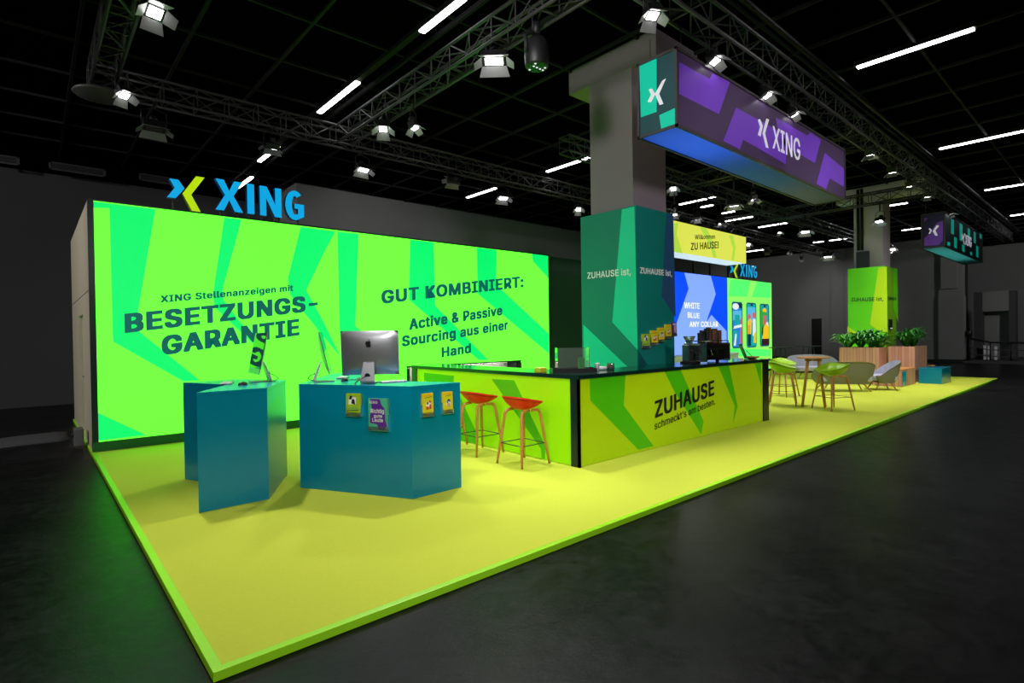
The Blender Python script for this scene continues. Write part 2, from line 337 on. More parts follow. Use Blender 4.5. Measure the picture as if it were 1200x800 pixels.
    'r': (259, ['53,0 53,379 112,379 112,321 115,321 124,339 137,354 152,367 171,377 191,383 213,385 229,384 243,384 243,322 230,324 207,326 190,324 174,321 159,315 146,306 135,296 126,284 119,269 115,254 114,237 114,0']),
    's': (365, ['182,-8 157,-7 133,-3 112,3 93,12 76,24 62,38 50,54 41,73 36,94 94,107 101,87 111,72 124,60 141,52 160,47 181,45 206,47 227,53 244,62 258,74 265,88 268,103 266,115 262,126 254,136 243,144 229,150 212,155 149,170 118,180 92,192 72,208 58,227 50,249 47,274 49,295 55,314 65,332 79,347 95,360 115,370 137,378 161,383 187,384 212,383 234,379 254,372 271,363 286,352 299,339 309,324 318,308 324,290 268,277 262,291 254,304 243,316 228,325 210,331 187,333 166,331 147,326 131,317 119,305 111,292 109,277 110,264 115,253 124,243 136,235 152,229 172,223 229,209 261,200 287,187 306,171 320,153 328,131 331,107 329,85 323,65 312,47 298,31 281,18 260,6 236,-2 210,-7']),
    't': (227, ['204,379 204,327 6,327 6,379', '65,471 126,471 126,98 127,83 130,70 136,61 144,55 156,51 170,50 185,51 202,54 213,2 192,-3 168,-4 138,-1 113,7 92,21 77,41 68,64 65,93']),
    'u': (410, ['182,-5 158,-3 135,2 115,11 97,23 82,39 69,59 60,82 54,109 53,139 53,379 114,379 114,144 116,117 124,94 137,75 154,61 175,53 200,50 218,51 234,55 249,62 263,71 274,83 283,97 290,113 295,132 296,153 296,379 357,379 357,0 298,0 298,92 307,92 294,60 277,35 257,17 234,5 209,-3']),
    'v': (389, ['163,0 17,379 84,379 165,155 187,87 206,21 184,21 203,87 224,155 305,379 371,379 226,0']),
    'z': (380, ['42,0 42,46 254,320 254,323 48,323 48,379 333,379 333,331 126,60 126,56 339,56 339,0']),
    ' ': (188, []),
}
_GC = {}


def _glyph_mesh(ch, bold):
    if (ch, bold) in _GC:
        return _GC[ch, bold]
    cu = bpy.data.curves.new('glyph_outline', 'CURVE'); cu.dimensions = '2D'; cu.fill_mode = 'BOTH'
    for L in GLYPHS[ch][1]:
        pts = [tuple(int(c) / 1000 for c in p.split(',')) for p in L.split()]
        sp = cu.splines.new('POLY'); sp.points.add(len(pts) - 1); sp.use_cyclic_u = True
        for q, p in zip(sp.points, pts):
            q.co = (p[0], p[1], 0, 1)
    ob = bpy.data.objects.new('glyph_outline', cu); COL.objects.link(ob)
    dg = bpy.context.evaluated_depsgraph_get()
    me = bpy.data.meshes.new_from_object(ob.evaluated_get(dg))
    gv = [tuple(v.co) for v in me.vertices]; gf = [list(p.vertices) for p in me.polygons]
    # a heavier weight: the outline struck again, shifted by the stroke gain
    vs, fs = [], []
    for dx in ((-1, 0, 1) if bold > 0 else (0,)):
        for dy in ((-.55, .55) if bold > 0 else (0,)):
            n = len(vs); vs += [(p[0] + dx * bold, p[1] + dy * bold, 0.0003 * (n // max(1, len(gv)))) for p in gv]; fs += [[n + i for i in f] for f in gf]
    r = (vs, fs)
    bpy.data.objects.remove(ob); bpy.data.curves.remove(cu); bpy.data.meshes.remove(me)
    _GC[ch, bold] = r
    return r


CAPH = 0.509


def _glyphs(s, bold):
    """flat letters of a bold grotesque, capital height CAPH, baseline 0"""
    vs, fs, x = [], [], 0.0
    k = CAPH / (CAPH + 1.1 * bold)
    for ch in s:
        if ch != ' ':
            gv, gf = _glyph_mesh(ch, bold)
            n = len(vs)
            vs += [(x + p[0], (p[1] + .55 * bold) * k, p[2]) for p in gv]
            fs += [[n + i for i in f] for f in gf]
        x += GLYPHS[ch][0] / 1000 + bold * 1.1
    me = bpy.data.meshes.new('lettering'); me.from_pydata(vs, [], fs); me.update()
    return me



def lettering(s, bl, br, tl, m, parent, bold=0.018, name='lettering', dz=V((0, 0, 0))):
    """words written on a surface: baseline from bl to br, capital height from bl to tl"""
    me = _glyphs(s, bold)
    xs = [v.co.x for v in me.vertices]; x0, x1 = min(xs), max(xs)
    ex = br - bl; ey = tl - bl
    nrm = ex.cross(ey).normalized()
    for v in me.vertices:
        u = (v.co.x - x0) / (x1 - x0); q = (v.co.y) / CAPH
        v.co = bl + ex * u + ey * q + nrm * v.co.z + dz
    me.materials.clear(); me.materials.append(m)
    o = bpy.data.objects.new(name, me); COL.objects.link(o)
    if parent:
        o.parent = parent
        pm = Matrix.Translation(parent.location) @ parent.rotation_euler.to_matrix().to_4x4()
        me.transform(pm.inverted())
    return o


LOGO_S = [(.07, .83), (.30, .83), (.46, .62), (.22, .33), (0, .33), (.20, .60)]
LOGO_B = [(.77, 1), (1, 1), (.63, .48), (.90, 0), (.67, 0), (.40, .48)]


def logo_pts(shape, bl, br, tl):
    return [bl + (br - bl) * u + (tl - bl) * v for u, v in shape]


# ================================================================== palette
def set_glow(m, c):
    b = m.node_tree.nodes['Principled BSDF']; b.inputs['Emission Color'].default_value = (*c, 1); b.inputs['Emission Strength'].default_value = 1.0


G_LIGHT = mat('backlit_light_green', (112, 250, 62), emit=1.0)
set_glow(G_LIGHT, (.165, 1.85, .050))
G_MINT = mat('backlit_mint_green', (0, 236, 112), emit=1.0)
set_glow(G_MINT, (.0, .88, .150))
G_INK = mat('backlit_dark_green_ink', (0, 92, 84), emit=1.0)
DKGREEN = mat('dark_green_frame', (8, 62, 44), 0.35)
BLACKG = mat('black_green_trim', (4, 34, 34), 0.3)
TEAL = mat('teal_lacquer', (0, 132, 166), 0.22, spec=0.45)
BEIGE = mat('beige_board', (176, 168, 146), 0.7, noise=0.06)
CARPET = mat('lime_carpet', (200, 211, 70), 0.95, noise=0.07, scale=40, bump=0.08, spec=0.1)
RIM = mat('lime_edge_board', (166, 238, 34), 0.35)
GRAYW = mat('grey_hall_wall', (118, 118, 118), 0.85, noise=0.08, scale=1.5)
DKWALL = mat('dark_hall_wall', (60, 60, 62), 0.8, noise=0.08, scale=1.5)
CEIL = mat('black_ceiling', (3, 3, 3), 0.95, noise=0.4, scale=0.7, spec=0.0)
GRIDM = mat('ceiling_grid_steel', (34, 34, 34), 0.7, metal=0.0, spec=0.1)
CONC2 = mat('pale_concrete', (196, 186, 192), 0.8, noise=0.05, scale=2)
CONC = mat('grey_concrete', (128, 114, 121), 0.8, noise=0.05, scale=2)
BLACKM = mat('black_metal', (16, 16, 17), 0.45, metal=0.4)
STEEL = mat('truss_aluminium', (72, 70, 72), 0.4, metal=0.45)
LAMPW = mat('lamp_grey_metal', (120, 120, 120), 0.4)
LENS = mat('lamp_lens_glow', (255, 255, 255), emit=LENS_E)
TUBE = mat('fluorescent_glow', (255, 255, 255), emit=TUBE_E)
ALU = mat('brushed_aluminium', (178, 178, 182), 0.32, metal=0.85)
SCREEN = mat('black_screen_glass', (5, 6, 7), 0.03, spec=0.9)
BLACKP = mat('black_plastic', (14, 14, 15), 0.4)
WHITEP = mat('white_plastic', (225, 226, 226), 0.4)
REDP = mat('red_plastic', (238, 8, 6), 0.4)
LIMEP = mat('lime_plastic', (150, 196, 20), 0.4)
OAK = wood('oak_wood', (206, 146, 74), (184, 122, 56))
PLANK = None
GLASSM = mat('clear_acrylic', (235, 250, 240), 0.03, trans=0.95, spec=0.4)
GREYF = mat('grey_shell', (118, 116, 100), 0.6)
LAVF = mat('lavender_fabric', (170, 168, 186), 0.9, noise=0.06, scale=60)

# ================================================================== the hall
ZF = -0.046
ZC = 6.3
b = MB(); b.box((-14, -16, ZF - 0.3), (44, 18, ZF), hall_floor_mat()); struct(b.build('floor'))
b = MB(); b.box((-14, -16, ZC), (44, 18, ZC + 0.25), CEIL); struct(b.build('ceiling'))
# suspended grid bars of the ceiling
b = MB()
gx = [1.29 + 1.3 * k for k in range(-11, 32)]
for x in gx:
    b.box((x - 0.025, -14, ZC - 0.05), (x + 0.025, 16, ZC - 0.002), GRIDM)
for k in range(0, 24):
    y = 3.68 + 1.42 * (k - 11)
    b.box((-13, y - 0.02, ZC - 0.045), (43, y + 0.02, ZC - 0.003), GRIDM)
struct(b.build('trim_1'), 'thin steel grid bars under the black ceiling')
# walls
b = MB(); b.box((-14, 15.7, ZF), (5.4, 16.0, 5.98), DKWALL); struct(b.build('wall_back_left'))
b = MB(); b.box((-14, 15.0, 5.98), (5.4, 16.0, ZC), CEIL); struct(b.build('trim_2'), 'black bulkhead above the dark wall at left')
b = MB(); b.box((5.4, 13.6, ZF), (34.3, 13.9, ZC), GRAYW)
b.box((5.4, 13.9, ZF), (5.7, 15.7, ZC), GRAYW)
struct(b.build('wall_back'))
b = MB(); b.box((34.0, 3.62, ZF), (34.3, 13.6, ZC), GRAYW)
struct(b.build('wall_right'))
b = MB(); b.box((33.975, 3.62, ZF), (34.0, 13.6, 0.10), BLACKM); struct(b.build('baseboard_right'))
b = MB(); b.box((40.0, -16, ZF), (40.3, 3.62, ZC), GRAYW); b.box((34.3, 3.4, ZF), (40.0, 3.62, ZC), DKWALL)
struct(b.build('wall_far_right'))
# pilaster with a recessed panel beside the opening
pil = MB(); pil.box((33.85, 2.62, 0.12), (34.5, 3.62, 3.3), GRAYW); pil.box((33.9, 2.66, 3.3), (34.5, 3.62, ZC), GRAYW)
pil.box((33.8, 2.85, 3.65), (33.9, 3.5, 5.6), GRAYW); pil.box((33.9, 2.66, ZF), (34.5, 3.62, 0.12), BLACKM)
o = struct(pil.build('trim_3'), 'grey pilaster beside the opening at the far right')
b = MB(); b.box((33.93, 9.1, ZF), (33.99, 9.63, 2.36), BLACKM); struct(b.build('door_1'), 'narrow dark door in the right hall wall')
b = MB(); b.box((33.94, 7.9, ZF), (33.998, 8.55, ZC), GRAYW); struct(b.build('trim_4'), 'shallow pale strip on the right hall wall')

# vents in the bulkhead
VENT = mat('vent_grey_metal', (74, 74, 76), 0.5, metal=0.5)


def vent(pa, pb, label):
    a = at(*pa, y=14.97); c = at(*pb, y=14.97)
    t = thing('air_vent', label, 'vent', (min(a.x, c.x), 14.99, min(a.z, c.z)), 0, 'air vents in the bulkhead')
    W = abs(c.x - a.x); Hh = 0.2
    f = MB()
    for lo, hi in (((0, -.03, 0), (W, 0, .03)), ((0, -.03, Hh - .03), (W, 0, Hh)), ((0, -.03, 0), (.05, 0, Hh)), ((W - .05, -.03, 0), (W, 0, Hh))):
        f.box(lo, hi, VENT)
    f.build('frame', t)
    f = MB()
    for k in range(5):
        f.box((.05, -.012, .035 + k * .028), (W - .05, -.004, .048 + k * .028), VENT)
    f.build('louvre', t)
    return t


vent((57, 198), (124, 201), 'long grey air vent in the bulkhead just left of the backlit wall top')
vent((-6, 190), (23, 186), 'grey air vent in the bulkhead at the left picture edge')
vent((163, 211), (205, 215), 'dim air vent in the bulkhead behind the small blue chevron')

# two square concrete columns with a beam head
def column(x0, y0, x1, y1, capn, caps, label, CONC=CONC):
    b = MB(); b.box((x0, y0, ZF), (x1, y1, ZC - 0.24), CONC)
    b.box((x0 - 0.015, caps, ZC - 0.42), (x1 + 0.25, capn, ZC - 0.002), CONC)
    o = b.build('column'); struct(o, label); return o


column(6.68, 2.40, 7.62, 3.28, 3.74, 1.93, 'square grey concrete column rising behind the big hanging banner')
column(19.95, 2.40, 20.75, 3.22, 3.74, 1.2, 'square grey concrete column above the lime panel', CONC2)

# ================================================================== platform
L = 22.93
pf = thing('platform', 'long low yellow-green carpeted exhibition platform with bright lime edge', 'platform', (0, 0, ZF))
b = MB(); b.box((0.05, 0.05, 0.0), (L - 0.05, 11.6, -ZF), CARPET); b.build('carpet', pf)
RW = 0.05
b = MB()
b.box((0, 0, 0.002), (L, RW, -ZF + 0.004), RIM, bev=0.003)
b.box((0, RW, 0.002), (RW, 11.6, -ZF + 0.004), RIM, bev=0.003)
b.box((L - 0.05, RW, 0.002), (L, 11.6, -ZF + 0.004), RIM, bev=0.003)
tag(b.build('edge_board', pf), 'bright lime edge board')

# ================================================================== big backlit wall
YW, ZW, ZB = 7.03, 3.64, 0.14
wall = thing('backlit_wall', 'huge glowing green fabric wall with dark green German headlines', 'wall', (0, 0, 0))
XA, XB = 0.05, 9.39
NX0, NX1, NZ0, NZ1 = 5.2, 8.40, 0.66, 1.0
b = MB()
for x0, x1, z0, z1 in ((XA + .03, NX0, ZB, ZW), (NX1, XB, ZB, ZW), (NX0, NX1, NZ1, ZW), (NX0, NX1, ZB, NZ0)):
    b.face([(x0, YW, z0), (x1, YW, z0), (x1, YW, z1), (x0, YW, z1)], G_LIGHT)


def pattern(b, polys, m, **k):
    for P in polys:
        b.face([at(x, y, **k) for x, y in P], m)


STR = [
    [(104.2, 235.6), (182, 245.2), (161.5, 366), (162.5, 388), (234, 445.5), (215, 446.5), (132.5, 400), (128.3, 243.7), (104.4, 243)],
    [(263, 255), (283, 257.3), (260.5, 340), (262, 352), (313, 418), (252, 360), (249.5, 345)],
    [(352.5, 266), (393, 271.3), (380, 295), (358.8, 340), (375.5, 370), (398.8, 417.5), (376.5, 391), (340.5, 346), (337.5, 326)],
    [(395.5, 271.5), (420, 274.2), (416.3, 382), (440, 402), (463, 432), (420, 408), (398.3, 392.5)],
    [(480.7, 281), (508, 284), (510, 358), (572, 421.5), (561, 421.5), (479.5, 351)],
    [(558.7, 290), (582, 292.8), (581, 333), (643.0, 391), (643.4, 414), (560, 344)],
    [(623.7, 297.3), (642, 299.3), (642.4, 325.5), (624.5, 306)],
    [(112.3, 482.5), (171, 509.5), (112.9, 516.2)],
]
pattern(b, STR, G_MINT, y=YW - 0.003)
b.build('light_panel', wall)
b = MB()
b.box((XA - .035, YW - 0.03, ZB - .02), (XA + .035, YW + .06, ZW + .01), BLACKG)
b.box((XB, YW - 0.03, 0), (XB + .04, YW + .06, ZW + .01), BLACKG)
b.box((XA, YW - 0.012, ZW), (XB + .04, YW + .06, ZW + .025), BLACKG)
b.build('frame', wall)
b = MB(); b.box((XA - .035, YW - 0.035, 0.002), (XB + .04, YW + .1, ZB), mat('skirting_green', (8, 92, 30), 0.4)); b.build('skirting', wall)
# beige end panel running back, with a narrow door
b = MB()
b.box((XA - .03, YW + .10, 0.002), (XA + .05, 8.5, ZW), BEIGE)
b.box((XA - .03, 8.5, 2.05), (XA + .05, 9.6, ZW), BEIGE)
b.box((XA - .03, 9.6, 0.002), (XA + .05, 11.5, ZW), BEIGE)
b.box((XA - .03, YW + .10, ZW), (XB + .04, 11.5, ZW + .02), BEIGE)
b.box((XA + .05, 11.44, 0.002), (XB + .04, 11.5, ZW), BEIGE)
tag(b.build('side_panel', wall), 'beige side panel of the wall')
b = MB(); b.box((XA + .02, 8.52, 0.02), (XA + .05, 9.58, 2.03), BEIGE)
d = b.build('door', wall)
b = MB(); b.tube([(XA + .02, 8.65, 1.02), (XA - .03, 8.65, 1.02), (XA - .03, 8.77, 1.02)], 0.01, STEEL); b.build('handle', d)
b = MB()
b.box((XA - .034, YW + .10, 2.35), (XA - .029, 11.5, 2.358), BLACKM)
b.build('panel_joint', wall)
# niche with pale lining
NIN = mat('niche_lining', (205, 206, 196), 0.6)
b = MB()
b.box((NX0, YW - .02, NZ1 - .03), (NX1, YW + .33, NZ1), BLACKG)
b.box((NX1 - .16, YW - .02, NZ0), (NX1, YW + .33, NZ1 - .055), BLACKG)
b.box((NX0, YW - .02, NZ0), (NX0 + .06, YW + .33, NZ1 - .055), BLACKG)
b.box((NX0, YW - .02, NZ0 - .03), (NX1, YW + .33, NZ0), BLACKG)
fr = b.build('niche_frame', wall)
b = MB(); b.box((NX0, YW + .33, NZ0), (NX1, YW + .35, NZ1), NIN); b.build('niche_back', wall)
b = MB(); b.box((NX0 + .2, YW + .16, NZ1 - .042), (NX1 - .3, YW + .2, NZ1 - .031), mat('added_strip_glow', (255, 250, 240), emit=14)); b.build('added_light_strip', fr)  # glowing strip added under the lip to brighten the niche

TY = YW - 0.006


def T(s, bl, br, tl, m, parent, bold=0.018, **k):
    p = at(*bl, **k); q = at(*tl, **k)
    if 'y' in k or 'x' in k:
        q = V((p.x, p.y, q.z))
    return lettering(s, p, at(*br, **k), q, m, parent, bold)


T('XING Stellenanzeigen mit', (188, 354.7), (343.7, 340.8), (188, 346.3), G_INK, wall, 0.040, y=TY)
T('BESETZUNGS-', (146.3, 390.2), (372.5, 363.6), (146.3, 367.6), G_INK, wall, 0.046, y=TY)
T('GARANTIE', (189.5, 416.4), (351, 392.6), (189.5, 393.8), G_INK, wall, 0.046, y=TY)
T('GUT KOMBINIERT:', (447, 356.0), (613.5, 336.2), (447, 340.3), G_INK, wall, 0.042, y=TY)
T('Active & Passive', (479.5, 386.6), (588.7, 369.0), (479.5, 373.6), G_INK, wall, 0.043, y=TY)
T('Sourcing aus einer', (471, 406.3), (595.5, 385.8), (471, 393.7), G_INK, wall, 0.043, y=TY)
T('Hand', (517.5, 418.8), (552, 413.2), (517.5, 407), G_INK, wall, 0.043, y=TY)

# small things lying in the niche
nb = at(575, 428.5, y=YW + .15)
b = MB(); b.box((-.35, -.03, 0), (.0, .03, .035), mat('red_card', (170, 24, 30), 0.5), bev=.008); b.box((-.1, -.028, .035), (.0, .028, .05), WHITEP)
tag(b.build('card_box', None, (7.35, YW + .16, NZ0)), 'small red box lying in the niche of the green wall', 'box')
for i, (dx, hh, mm) in enumerate(((0.0, .16, BLACKP), (.14, .13, BLACKP), (.27, .15, mat('grey_tin', (120, 120, 110), .4)))):
    b = MB(); b.lathe([(.045, 0), (.05, .01), (.05, hh - .02), (.03, hh), (.03, hh + .02)], mm, 14)
    tag(b.build('storage_jar', None, (7.62 + dx, YW + .16, NZ0)), ('black jar nearest the red box in the niche', 'middle black jar in the niche of the green wall', 'grey jar in the niche, farthest from the red box')[i], 'jar', 'jars in the niche')

# ---- dark panels, blue screen wall and right hand backlit wall in the same line
X1, X2, X3 = 15.0, 18.77, 22.52
dw = thing('partition_wall', 'dark green unlit wall panels between glowing green wall and green pillar', 'wall', (XB + .05, YW, 0))
DG = mat('dark_green_panel', (30, 62, 40), 0.25, spec=0.3)
n = 4
for k in range(n):
    wd = (X1 - XB - .05) / n
    b = MB(); b.box((k * wd + .004, .04, 0.002), ((k + 1) * wd - .004, .12, ZW), DG); b.build('panel', dw)
BL_D = mat('screen_royal_blue', (0, 74, 255), emit=1.0)
BL_L = mat('screen_periwinkle', (132, 170, 255), emit=1.0)
SC_W = mat('screen_white', (250, 250, 255), emit=1.0)
bw = thing('video_wall', 'tall blue screen wall with white words WHITE BLUE ANY COLLAR', 'screen', (0, 0, 0))
b = MB(); b.face([(X1, YW, .1), (X2, YW, .1), (X2, YW, ZW), (X1, YW, ZW)], BL_D)
pattern(b, [[(802, 319.5), (833, 323), (838.8, 344.5), (827.5, 377.5), (833.7, 368.7), (851.5, 388), (851.5, 424), (789, 424), (789, 392), (792, 381), (807, 338)]], BL_L, y=YW - .003)
b.build('screen', bw)
b = MB(); b.box((X1 - .03, YW + .004, 0.002), (X2, YW + .3, ZW + .02), BLACKM); b.build('cabinet', bw)
T('WHITE', (801.8, 361), (820, 361.8), (801.8, 354), SC_W, bw, .02, y=TY)
T('BLUE', (806, 372), (819.8, 373), (806, 365.7), SC_W, bw, .02, y=TY)
T('ANY COLLAR', (808, 383), (841.5, 382.6), (808, 376.6), SC_W, bw, .02, y=TY)
G2 = mat('backlit_soft_green', (146, 250, 104), emit=1.0)
G3 = mat('backlit_spring_green', (84, 250, 112), emit=1.0)
gw = thing('poster_wall', 'glowing green wall with three phone-shaped worker pictures', 'wall', (0, 0, 0))
b = MB(); b.face([(X2 + .01, YW, .1), (X3, YW, .1), (X3, YW, ZW), (X2 + .01, YW, ZW)], G2)
pattern(b, [[(856, 327), (879.5, 329), (875, 347.5), (854, 347)], [(887, 329.5), (903.8, 331.6), (903.3, 349), (881, 348)], [(853.5, 408), (903, 409.5), (903, 417), (853.5, 417)]], G3, y=YW - .003)
b.build('light_panel', gw)
b = MB(); b.box((X2, YW + .004, 0.002), (X3 + .03, YW + .3, ZW + .02), BLACKM); b.build('frame', gw)


def phone(x0, x1, y0, y1, art):
    a = at(x0, y1, y=YW - .004); c = at(x1, y0, y=YW - .004)
    W, Hh = c.x - a.x, c.z - a.z

    def P(u, v, d=.0):
        return V((a.x + W * u, YW - .004 - d, a.z + Hh * v))
    b = MB()
    ro = []
    for cu_, cv, t0 in ((.86, .93, 0), (.14, .93, 90), (.14, .07, 180), (.86, .07, 270)):
        for k in range(5):
            t = math.radians(t0 + k * 22.5); ro.append(P(cu_ + .14 * math.cos(t), cv + .07 * math.sin(t)))
    b.face(ro, mat('poster_edge_teal', (14, 90, 110), emit=.9))
    for d, (m, shape) in enumerate(art):
        b.face([P(u, v, .002 + d * .0015) for u, v in shape], m)
    return b.build('phone_poster', gw)


def ell(cu_, cv, ru, rv, n=14):
    return [(cu_ + ru * math.cos(2 * math.pi * k / n), cv + rv * math.sin(2 * math.pi * k / n)) for k in range(n)]


def E(n, c):
    return mat('print_' + n, c, emit=.9)


RECT = [(.08, .03), (.92, .03), (.92, .97), (.08, .97)]
SKIN = E('rose', (226, 96, 110)); TQ = E('turquoise', (20, 170, 170)); YL = E('yellow', (250, 205, 30)); WH = E('white', (235, 245, 250)); NV = E('navy', (18, 44, 70)); BLU = E('blue', (40, 130, 220)); SKY = E('sky', (90, 190, 235)); ORG = E('orange', (250, 150, 30)); GRN = E('green', (60, 170, 70)); BRN = E('maroon', (60, 26, 30))
phone(858, 870, 354, 408.3, [(BLU, RECT), (SKY, [(.08, .6), (.92, .62), (.92, .82), (.08, .8)]), (NV, [(.5, .97), (.92, .97), (.92, .86), (.6, .88)]), (WH, ell(.35, .9, .3, .07)), (TQ, [(.25, .5), (.7, .5), (.7, .72), (.25, .72)]), (TQ, [(.08, .2), (.5, .2), (.5, .38), (.08, .38)]), (SKIN, [(.75, .42), (.92, .42), (.92, .68), (.82, .66)]), (WH, [(.1, .42), (.9, .46), (.9, .52), (.2, .48)]), (WH, [(.12, .06), (.3, .06), (.4, .3), (.28, .32)]), (SKIN, [(.7, .1), (.9, .1), (.9, .42), (.76, .4)])])
phone(875, 886.2, 355, 407.3, [(TQ, RECT), (SKY, [(.08, .55), (.92, .55), (.92, .9), (.08, .9)]), (NV, [(.4, .93), (.66, .93), (.62, .97), (.42, .97)]), (SKIN, ell(.28, .67, .16, .08)), (YL, [(.08, .3), (.42, .3), (.5, .6), (.36, .66), (.1, .58)]), (ORG, [(.12, .3), (.3, .3), (.32, .5), (.14, .5)]), (NV, [(.1, .04), (.4, .04), (.42, .3), (.1, .3)]), (SKIN, ell(.72, .72, .15, .07)), (WH, [(.58, .26), (.92, .26), (.9, .64), (.62, .64)]), (YL, [(.66, .1), (.92, .1), (.9, .36), (.7, .3)])])
phone(890.7, 901.2, 356.3, 406, [(TQ, RECT), (GRN, [(.08, .3), (.5, .3), (.4, .8), (.08, .9)]), (NV, [(.4, .92), (.62, .92), (.6, .97), (.42, .97)]), (YL, ell(.5, .84, .22, .06)), (GRN, [(.2, .74), (.85, .72), (.7, .8), (.3, .82)]), (SKIN, [(.36, .52), (.7, .5), (.66, .73), (.38, .73)]), (WH, [(.62, .4), (.92, .46), (.84, .58), (.66, .56)]), (YL, [(.2, .16), (.92, .16), (.92, .46), (.6, .54), (.3, .42)]), (BRN, [(.12, .03), (.92, .03), (.92, .18), (.14, .18)]), (NV, [(.14, .2), (.3, .3), (.34, .5), (.2, .44)])])

# ---- letter signs standing on the wall tops
SB = mat('sign_cyan', (0, 158, 222), 0.4, emit=.85, ecol=(0, 158, 222))
SL = mat('sign_lime', (178, 214, 0), 0.4, emit=.85, ecol=(178, 214, 0))
SBS = mat('sign_return_blue', (0, 92, 160), 0.4)


def sign_letters():
    X = [(0, 1), (.087, 1), (.142, .66), (.197, 1), (.284, 1), (.187, .51), (.287, 0), (.198, 0), (.141, .36), (.084, 0), (-.003, 0), (.097, .51)]
    I = [(.335, 1), (.413, 1), (.413, 0), (.335, 0)]
    N = [(.475, 1), (.556, 1), (.652, .42), (.652, 1), (.725, 1), (.725, 0), (.647, 0), (.548, .6), (.548, 0), (.475, 0)]
    G = []
    for k in range(17):                      # outer curve from upper right round to lower right
        a = math.radians(48 + 250 * k / 16); G.append((.888 + .112 * math.cos(a) * 1.05, .5 + .52 * math.sin(a)))
    G += [(1.0, .13), (1.0, .56), (.882, .56), (.882, .39), (.925, .39), (.925, .2)]
    for k in range(13):                      # inner curve back
        a = math.radians(292 - 236 * k / 12); G.append((.888 + .036 * math.cos(a) * 1.05, .5 + .33 * math.sin(a)))
    return [X, I, N, G]


def letter_sign(label, ysign, lbl, lbr, ltl, bl, br, tl, depth, posts, small=False):
    p0 = at(*bl, y=ysign)
    t = thing('letter_sign', label, 'sign', (p0.x, ysign, ZW + .02))
    off = V((0, depth, 0))

    def loc(p):
        return V(p) - t.location
    a, c, e = at(*lbl, y=ysign), at(*lbr, y=ysign), at(*ltl, y=ysign)
    c = V((c.x, ysign, a.z)); e = V((a.x, ysign, e.z))
    for sh, m, ms in ((LOGO_S, SB, SBS), (LOGO_B, SL, mat('sign_return_lime', (120, 150, 0), .4))):
        mb = MB(); mb.slab([loc(p) for p in logo_pts(sh, a, c, e)], off, m, ms); mb.build('chevron', t)
    p1 = at(*br, y=ysign); p2 = at(*tl, y=ysign)
    Wd = p1.x - p0.x; Hh = p2.z - p0.z
    # letters X I N G, each a solid of its own (unit: share of the word and of the capital height)
    for shp in sign_letters():
        mb = MB()
        mb.slab([V((p0.x + Wd * u, ysign, p0.z + Hh * v)) - t.location for u, v in shp], off, SB, SBS)
        mb.build('letter', t)
    for px, py in posts:
        q = loc(at(px, py, y=ysign + depth / 2))
        mb = MB(); mb.tube([(q.x, depth / 2, -.02), (q.x, depth / 2, q.z)], .018, STEEL, 8); mb.build('post', t)
    return t


letter_sign('large blue and lime XING letters standing on the glowing green wall', YW + .08, (196, 245.5), (240.5, 245.5), (196, 201.0), (253, 245.3), (356.5, 256.5), (253, 209.0), .10,
            [(203, 229), (258.5, 245), (277.5, 247), (291.5, 249), (306, 251), (324, 253), (327, 253.5), (349, 256), (232, 246)])
letter_sign('small blue XING letters on top of the far poster wall', YW + .08, (855.3, 324.5), (865.5, 324.5), (855.3, 308.5), (867.3, 323.3), (887.3, 326.4), (867.3, 308.8), .10,
            [(860, 318), (870, 323), (875, 324), (884, 325)])

# ================================================================== bar counter
KX0, KX1, KY0, KY1, KZ, KD = 4.29, 9.45, 1.478, 5.30, 1.115, 0.62
YG = mat('bar_lime_print_added_glow', (172, 206, 8), 0.35, emit=.16, ecol=(172, 206, 8))  # faint glow added to brighten a print that only reflects
YGS = mat('bar_lime_side_painted_glow', (146, 214, 4), 0.35, emit=.32, ecol=(146, 224, 0))  # green light of the backlit wall painted in as greener colour and glow
YD = mat('bar_green_print_added_glow', (72, 182, 8), 0.35, emit=.16, ecol=(72, 182, 8))  # same added glow on the green part of the print
INK = mat('black_ink', (8, 16, 14), 0.5)
KTOP = mat('bar_top_laminate', (6, 44, 42), 0.12, spec=0.6)
bar = thing('bar_counter', 'L-shaped lime bar counter reading ZUHAUSE with black green frame', 'counter', (0, 0, 0))
b = MB()
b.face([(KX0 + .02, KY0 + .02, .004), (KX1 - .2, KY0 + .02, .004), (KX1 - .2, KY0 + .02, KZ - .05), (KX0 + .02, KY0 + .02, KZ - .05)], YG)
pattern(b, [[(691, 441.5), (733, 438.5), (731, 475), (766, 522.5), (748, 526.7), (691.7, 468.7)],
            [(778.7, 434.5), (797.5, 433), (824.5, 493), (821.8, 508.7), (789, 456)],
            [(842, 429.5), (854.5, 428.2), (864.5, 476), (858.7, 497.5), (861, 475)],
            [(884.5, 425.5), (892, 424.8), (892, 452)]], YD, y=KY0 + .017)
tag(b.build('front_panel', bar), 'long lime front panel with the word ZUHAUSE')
b = MB()
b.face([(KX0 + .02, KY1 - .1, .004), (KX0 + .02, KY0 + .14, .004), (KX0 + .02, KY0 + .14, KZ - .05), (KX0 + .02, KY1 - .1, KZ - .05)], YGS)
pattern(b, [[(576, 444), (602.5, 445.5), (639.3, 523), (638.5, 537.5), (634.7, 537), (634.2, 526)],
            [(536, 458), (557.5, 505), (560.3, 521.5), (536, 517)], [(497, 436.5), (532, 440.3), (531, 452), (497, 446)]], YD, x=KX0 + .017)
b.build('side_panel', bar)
b = MB(); b.box((KX0, KY0, 0.002), (KX0 + .03, KY0 + .14, KZ - .05), BLACKG); b.box((KX0, KY0, 0.002), (KX0 + .02, KY0 + .03, KZ - .05), BLACKG); b.build('post', bar)
